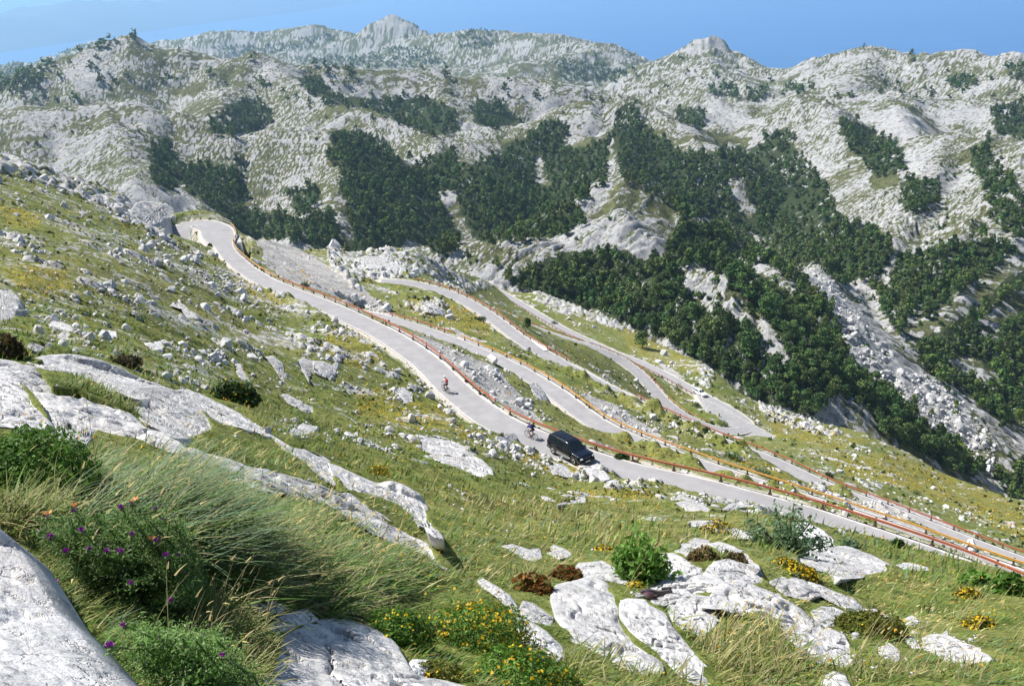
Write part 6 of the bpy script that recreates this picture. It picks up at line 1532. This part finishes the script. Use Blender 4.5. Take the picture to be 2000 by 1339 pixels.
def rider(loc, rot, label, shirt, shorts, helmet, pack, packm, lean, socks):
    """x forward, z up; sits on the saddle at (-.25,0,.97), hands on the bar"""
    root = empty('person', loc); root.rotation_euler = rot; tag(root, label, 'person')
    sh = np.array([-.22+lean*.46, 0, 1.00+.50*math.sqrt(max(.05, 1-lean*lean))]); nk = sh+np.array([.05, 0, .07]); hd_ = nk+np.array([.07, 0, .13])
    J = [((-.25, 0, 1.02), (.15, .13)), (tuple(((np.array([-.25, 0, 1.02])+sh)/2)+np.array([-.03, 0, .02])), (.15, .115)), (tuple(sh), (.16, .11)), (tuple(nk), .06), (tuple(hd_), (.088, .10)), (tuple(hd_+np.array([.015, 0, .08])), (.07, .08))]
    E = [(0, 1), (1, 2), (2, 3), (3, 4), (4, 5)]
    def add(p, r, q): J.append((p, r)); E.append((q, len(J)-1)); return len(J)-1
    for s in (-1, 1):
        a = add((sh[0]+.01, s*.19, sh[2]-.02), .055, 2); b = add((sh[0]+.17, s*.27, sh[2]-.22), .043, a); c = add((.36, s*.27, 1.06), .032, b); d = add((.42, s*.27, 1.03), .036, c)
        up = s > 0
        kx, kz = (.12, .62) if up else (.06, .74); fx, fz = (.08, .22) if up else (-.20, .43)
        h_ = add((-.20, s*.10, .98), .10, 0); k_ = add((kx+.08, s*.12, kz+.05), .065, h_); an = add((fx-.06, s*.12, fz+.06), .042, k_); add((fx+.10, s*.12, fz), .04, an)
    skin_body('body', J, E, SKIN, root)
    sc = lambda p, r: (tuple(p), r)
    mid = (np.array([-.25, 0, 1.02])+sh)/2+np.array([-.03, 0, .02])
    JJ = [sc((-.25, 0, 1.04), (.168, .145)), sc(mid, (.17, .135)), sc(sh, (.18, .13)), sc(nk-np.array([0, 0, .02]), .075)]; EE = [(0, 1), (1, 2), (2, 3)]
    for s in (-1, 1):
        JJ.append(sc((sh[0]+.01, s*.19, sh[2]-.02), .068)); EE.append((2, len(JJ)-1)); JJ.append(sc((sh[0]+.12, s*.245, sh[2]-.15), .058)); EE.append((len(JJ)-2, len(JJ)-1))
    skin_body('jersey', JJ, EE, shirt, root)
    JJ = [sc((-.25, 0, 1.0), (.165, .15)), sc((-.27, 0, 1.06), (.16, .145))]; EE = [(0, 1)]
    for s in (-1, 1):
        up = s > 0; kx, kz = (.12, .62) if up else (.06, .74)
        JJ.append(sc((-.20, s*.10, .98), .112)); EE.append((0, len(JJ)-1)); JJ.append(sc(((-.20+kx+.08)/2+.05, s*.115, (.98+kz+.05)/2-.02), .086)); EE.append((len(JJ)-2, len(JJ)-1))
    skin_body('shorts', JJ, EE, shorts, root)
    bm = bmesh.new(); bmesh.ops.create_uvsphere(bm, u_segments=20, v_segments=12, radius=1); v = np.array([x.co[:] for x in bm.verts]); f = [[x.index for x in p_.verts] for p_ in bm.faces]; bm.free()
    v = v*np.array([.145, .108, .10]); v[:, 2] = np.maximum(v[:, 2], -.02); v[:, 2] += .015*np.cos(v[:, 1]*90)*(v[:, 2] > .03)
    me = bpy.data.meshes.new('helmet'); me.from_pydata((v+hd_+np.array([.0, 0, .075])).tolist(), [], f); me.materials.append(helmet); link('helmet', me, root)
    for s in (-1, 1):
        up = s > 0; fx, fz = (.08, .22) if up else (-.20, .43)
        V, F_ = tube([(fx-.13, s*.12, fz-.01), (fx-.02, s*.12, fz+.0), (fx+.10, s*.12, fz-.02), (fx+.16, s*.12, fz-.03)], [.035, .048, .045, .02], 8); link('shoe', np_mesh('shoe', V*1.0, F_, socks), root)
    if pack:
        ax = sh-np.array([-.25, 0, 1.02]); ax /= np.linalg.norm(ax); nb = np.array([-ax[2], 0, ax[0]]); ctr = np.array([-.25, 0, 1.02])+(sh-np.array([-.25, 0, 1.02]))*.62+nb*.20
        v, f = box_np(0, 0, 0, .17, .27, .40); me = np_mesh('backpack', v, f, packm, True); bm = bmesh.new(); bm.from_mesh(me); bmesh.ops.bevel(bm, geom=bm.edges[:], offset=.06, segments=3, affect='EDGES'); bm.to_mesh(me); bm.free()
        o = link('backpack', me, root, tuple(ctr), (0, math.atan2(ax[0], ax[2]), 0))
    return root
p, t = on_road('top', 876, 773, 1.05); t = -t; yaw = math.atan2(t[1], t[0])+.15; pit = -math.asin(t[2])
bicycle(tuple(p), (0, pit, yaw), "bicycle ridden by the person in the white jersey", FRAMEM)
rider(tuple(p), (0, pit, yaw), "cyclist in white jersey and dark shorts with a red backpack riding up the road", plain('white_jersey', (.78, .77, .80), .8), plain('navy_shorts', (.012, .014, .03), .8), plain('white_helmet', (.8, .8, .82), .4), True, plain('red_pack', (.62, .02, .05), .7), .35, plain('dark_shoes', (.03, .03, .03), .6))
p, t = on_road('top', 1044, 850, .15); t = -t; yaw = math.atan2(t[1], t[0]); pit = -math.asin(t[2])
bicycle(tuple(p), (0, pit, yaw), "bicycle ridden by the person in dark blue ahead of the black car", FRAMEM)
rider(tuple(p), (0, pit, yaw), "cyclist in dark blue jersey and black pack bent over the bars ahead of the car", plain('blue_jersey', (.03, .03, .30), .8), plain('black_shorts', (.01, .01, .012), .8), plain('grey_helmet', (.5, .5, .52), .4), True, plain('black_pack', (.015, .015, .02), .7), .72, plain('black_shoes', (.02, .02, .02), .6))

# ------------------------------------------------------------------ the lost shoe sole on the boulder
h = on_rock(1282, 1162)
if h is not None:
    sole = [(-.145, .012), (-.130, .040), (-.08, .047), (-.03, .040), (.02, .028), (.07, .030), (.115, .034), (.140, .024), (.147, .0), (.140, -.022), (.11, -.032), (.06, -.030), (.015, -.030), (-.03, -.038), (-.08, -.046), (-.125, -.038), (-.145, -.014)]
    n_ = len(sole); V = np.array([(x, y, 0) for x, y in sole]+[(x*1.01, y*1.03, .018) for x, y in sole]+[(x*.97, y*.92, .026) for x, y in sole])
    Fq = np.array([[k*n_+i, k*n_+(i+1) % n_, (k+1)*n_+(i+1) % n_, (k+1)*n_+i] for k in range(2) for i in range(n_)]); me = bpy.data.meshes.new('shoe_sole')
    me.from_pydata(V.tolist(), [], Fq.tolist()+[list(range(n_))[::-1], [2*n_+i for i in range(n_)]]); me.materials.append(plain('grey_rubber', (.065, .055, .06), .8))
    rr_ = np.linalg.norm(np.array(h[0])); q = at_r(1281, 1161, rr_-.05)
    o = link('shoe', me, None, tuple(q), (math.radians(68), math.radians(-3), .05), (1.0, 1.35, 1.3)); tag(o, "dark grey old shoe sole lying on edge on the pale boulders", 'shoe')
    heel = np_mesh('heel', *box_np(0, 0, 0, .08, .075, .035), plain('black_rubber', (.02, .018, .02), .8), False); link('heel', heel, o, (.098, 0, -.012)); up = np_mesh('toe_cap', *tube([(-.135, 0, .03), (-.09, 0, .05), (-.03, 0, .045)], [.02, .045, .03], 10), plain('maroon_leather', (.05, .015, .025), .6)); link('toe_cap', up, o)

# ------------------------------------------------------------------ walls and barriers of the upper hairpin
STONE = rock_mat('dry_stone_wall', 3.0, .62, 1.0)
def wall_along(k, a, b, side, off, hgt, batter, label, name='retaining_wall'):
    p = ROADP[k][a:b]; t, r = path_frame(p); q0 = p.copy(); q0[:, :2] += r*side*(((ROADS[k][0]+(HPW-ROADS[k][0])*(1-sstep(HPI-8, HPI+4, np.arange(a, b))))/2+.45)[:, None] if k == 'top' else off); n = len(q0); o0 = q0[n//2].copy(); rows_ = 9; V = np.empty((n, rows_+2, 3))
    for j in range(rows_):
        f = j/(rows_-1); V[:, j] = q0; V[:, j, :2] += r*side*(f*batter); V[:, j, 2] += .12-f*hgt
        V[:, j, :2] += (r*(.10*noise2(np.arange(n)*.9, np.full(n, j*.9), 991))[:, None])
    V[:, rows_] = V[:, rows_-1]-np.concatenate([r*side*.8, np.zeros((n, 1))], 1); V[:, rows_+1] = V[:, 0]-np.concatenate([r*side*.45, np.zeros((n, 1))], 1)
    V = V-o0; m = rows_+2; i = np.arange(n-1)[:, None]*m; j = np.arange(m)[None]; Fq = np.stack([i+j, i+(j+1) % m, i+m+(j+1) % m, i+m+j], -1).reshape(-1, 4)
    if side > 0: Fq = Fq[:, ::-1]
    o = link(name, np_mesh(name, V.reshape(-1, 3), Fq, STONE, False), None, tuple(o0)); tag(o, label, 'wall'); return o
ia = idx_x('top', 424, i_hp-6); wall_along('top', i_hp-2, idx_x('top', 478, i_hp), -1, 2.6, 7.5, 1.5, "dark dry-stone retaining wall under the outer edge of the upper hairpin")
FENCE = plain('grey_green_railing', (.22, .30, .24), .5, .2); GREYR = plain('weathered_grey_rail', (.42, .40, .36), .6)
def railing(k, a, b, side, off, hgt, label, m, step=3):
    p = ROADP[k][a:b]; t, r = path_frame(p); q = p.copy(); q[:, :2] += r*side*off; o0 = q[0].copy(); q = q-o0; root = empty('railing', tuple(o0)); tag(root, label, 'railing')
    for z in (.5, 1.0): link('rail', np_mesh('rail', *tube(q+np.array([0, 0, z*hgt]), [.05]*len(q), 5), m), root)
    pm = np_mesh('post', *tube([(0, 0, -.3), (0, 0, hgt)], [.06, .06], 6), m)
    for i in range(0, len(q), step): link('post', pm, root, tuple(q[i]))
railing('top', max(0, i_hp-13), i_hp, -1, 3.6, 1.0, "pale grey railing along the far end of the upper hairpin", GREYR)
railing('top', 0, max(4, int(np.argmin(np.hypot(project(ROADP['top'])[0]-358, project(ROADP['top'])[1]-452)))), 1, 3.3, 1.2, "short green-grey railing on the inner side of the upper hairpin", FENCE)
# pale concrete patch where the road edge was repaired
P4 = at_z(np.array([1036, 1052, 1066, 1070, 1062, 1048.]), np.array([661, 666, 676, 684, 684, 674.]), np.full(6, -50.9*SCL)); 
me = np_mesh('road_repair', np.concatenate([P4, P4.mean(0)[None]]), np.array([[6, i, (i+1) % 6] for i in range(6)]), plain('fresh_concrete', (.78, .74, .66), .9)); tag(link('road_repair', me), kind='structure')
print('done', round(time.time()-T0, 1))
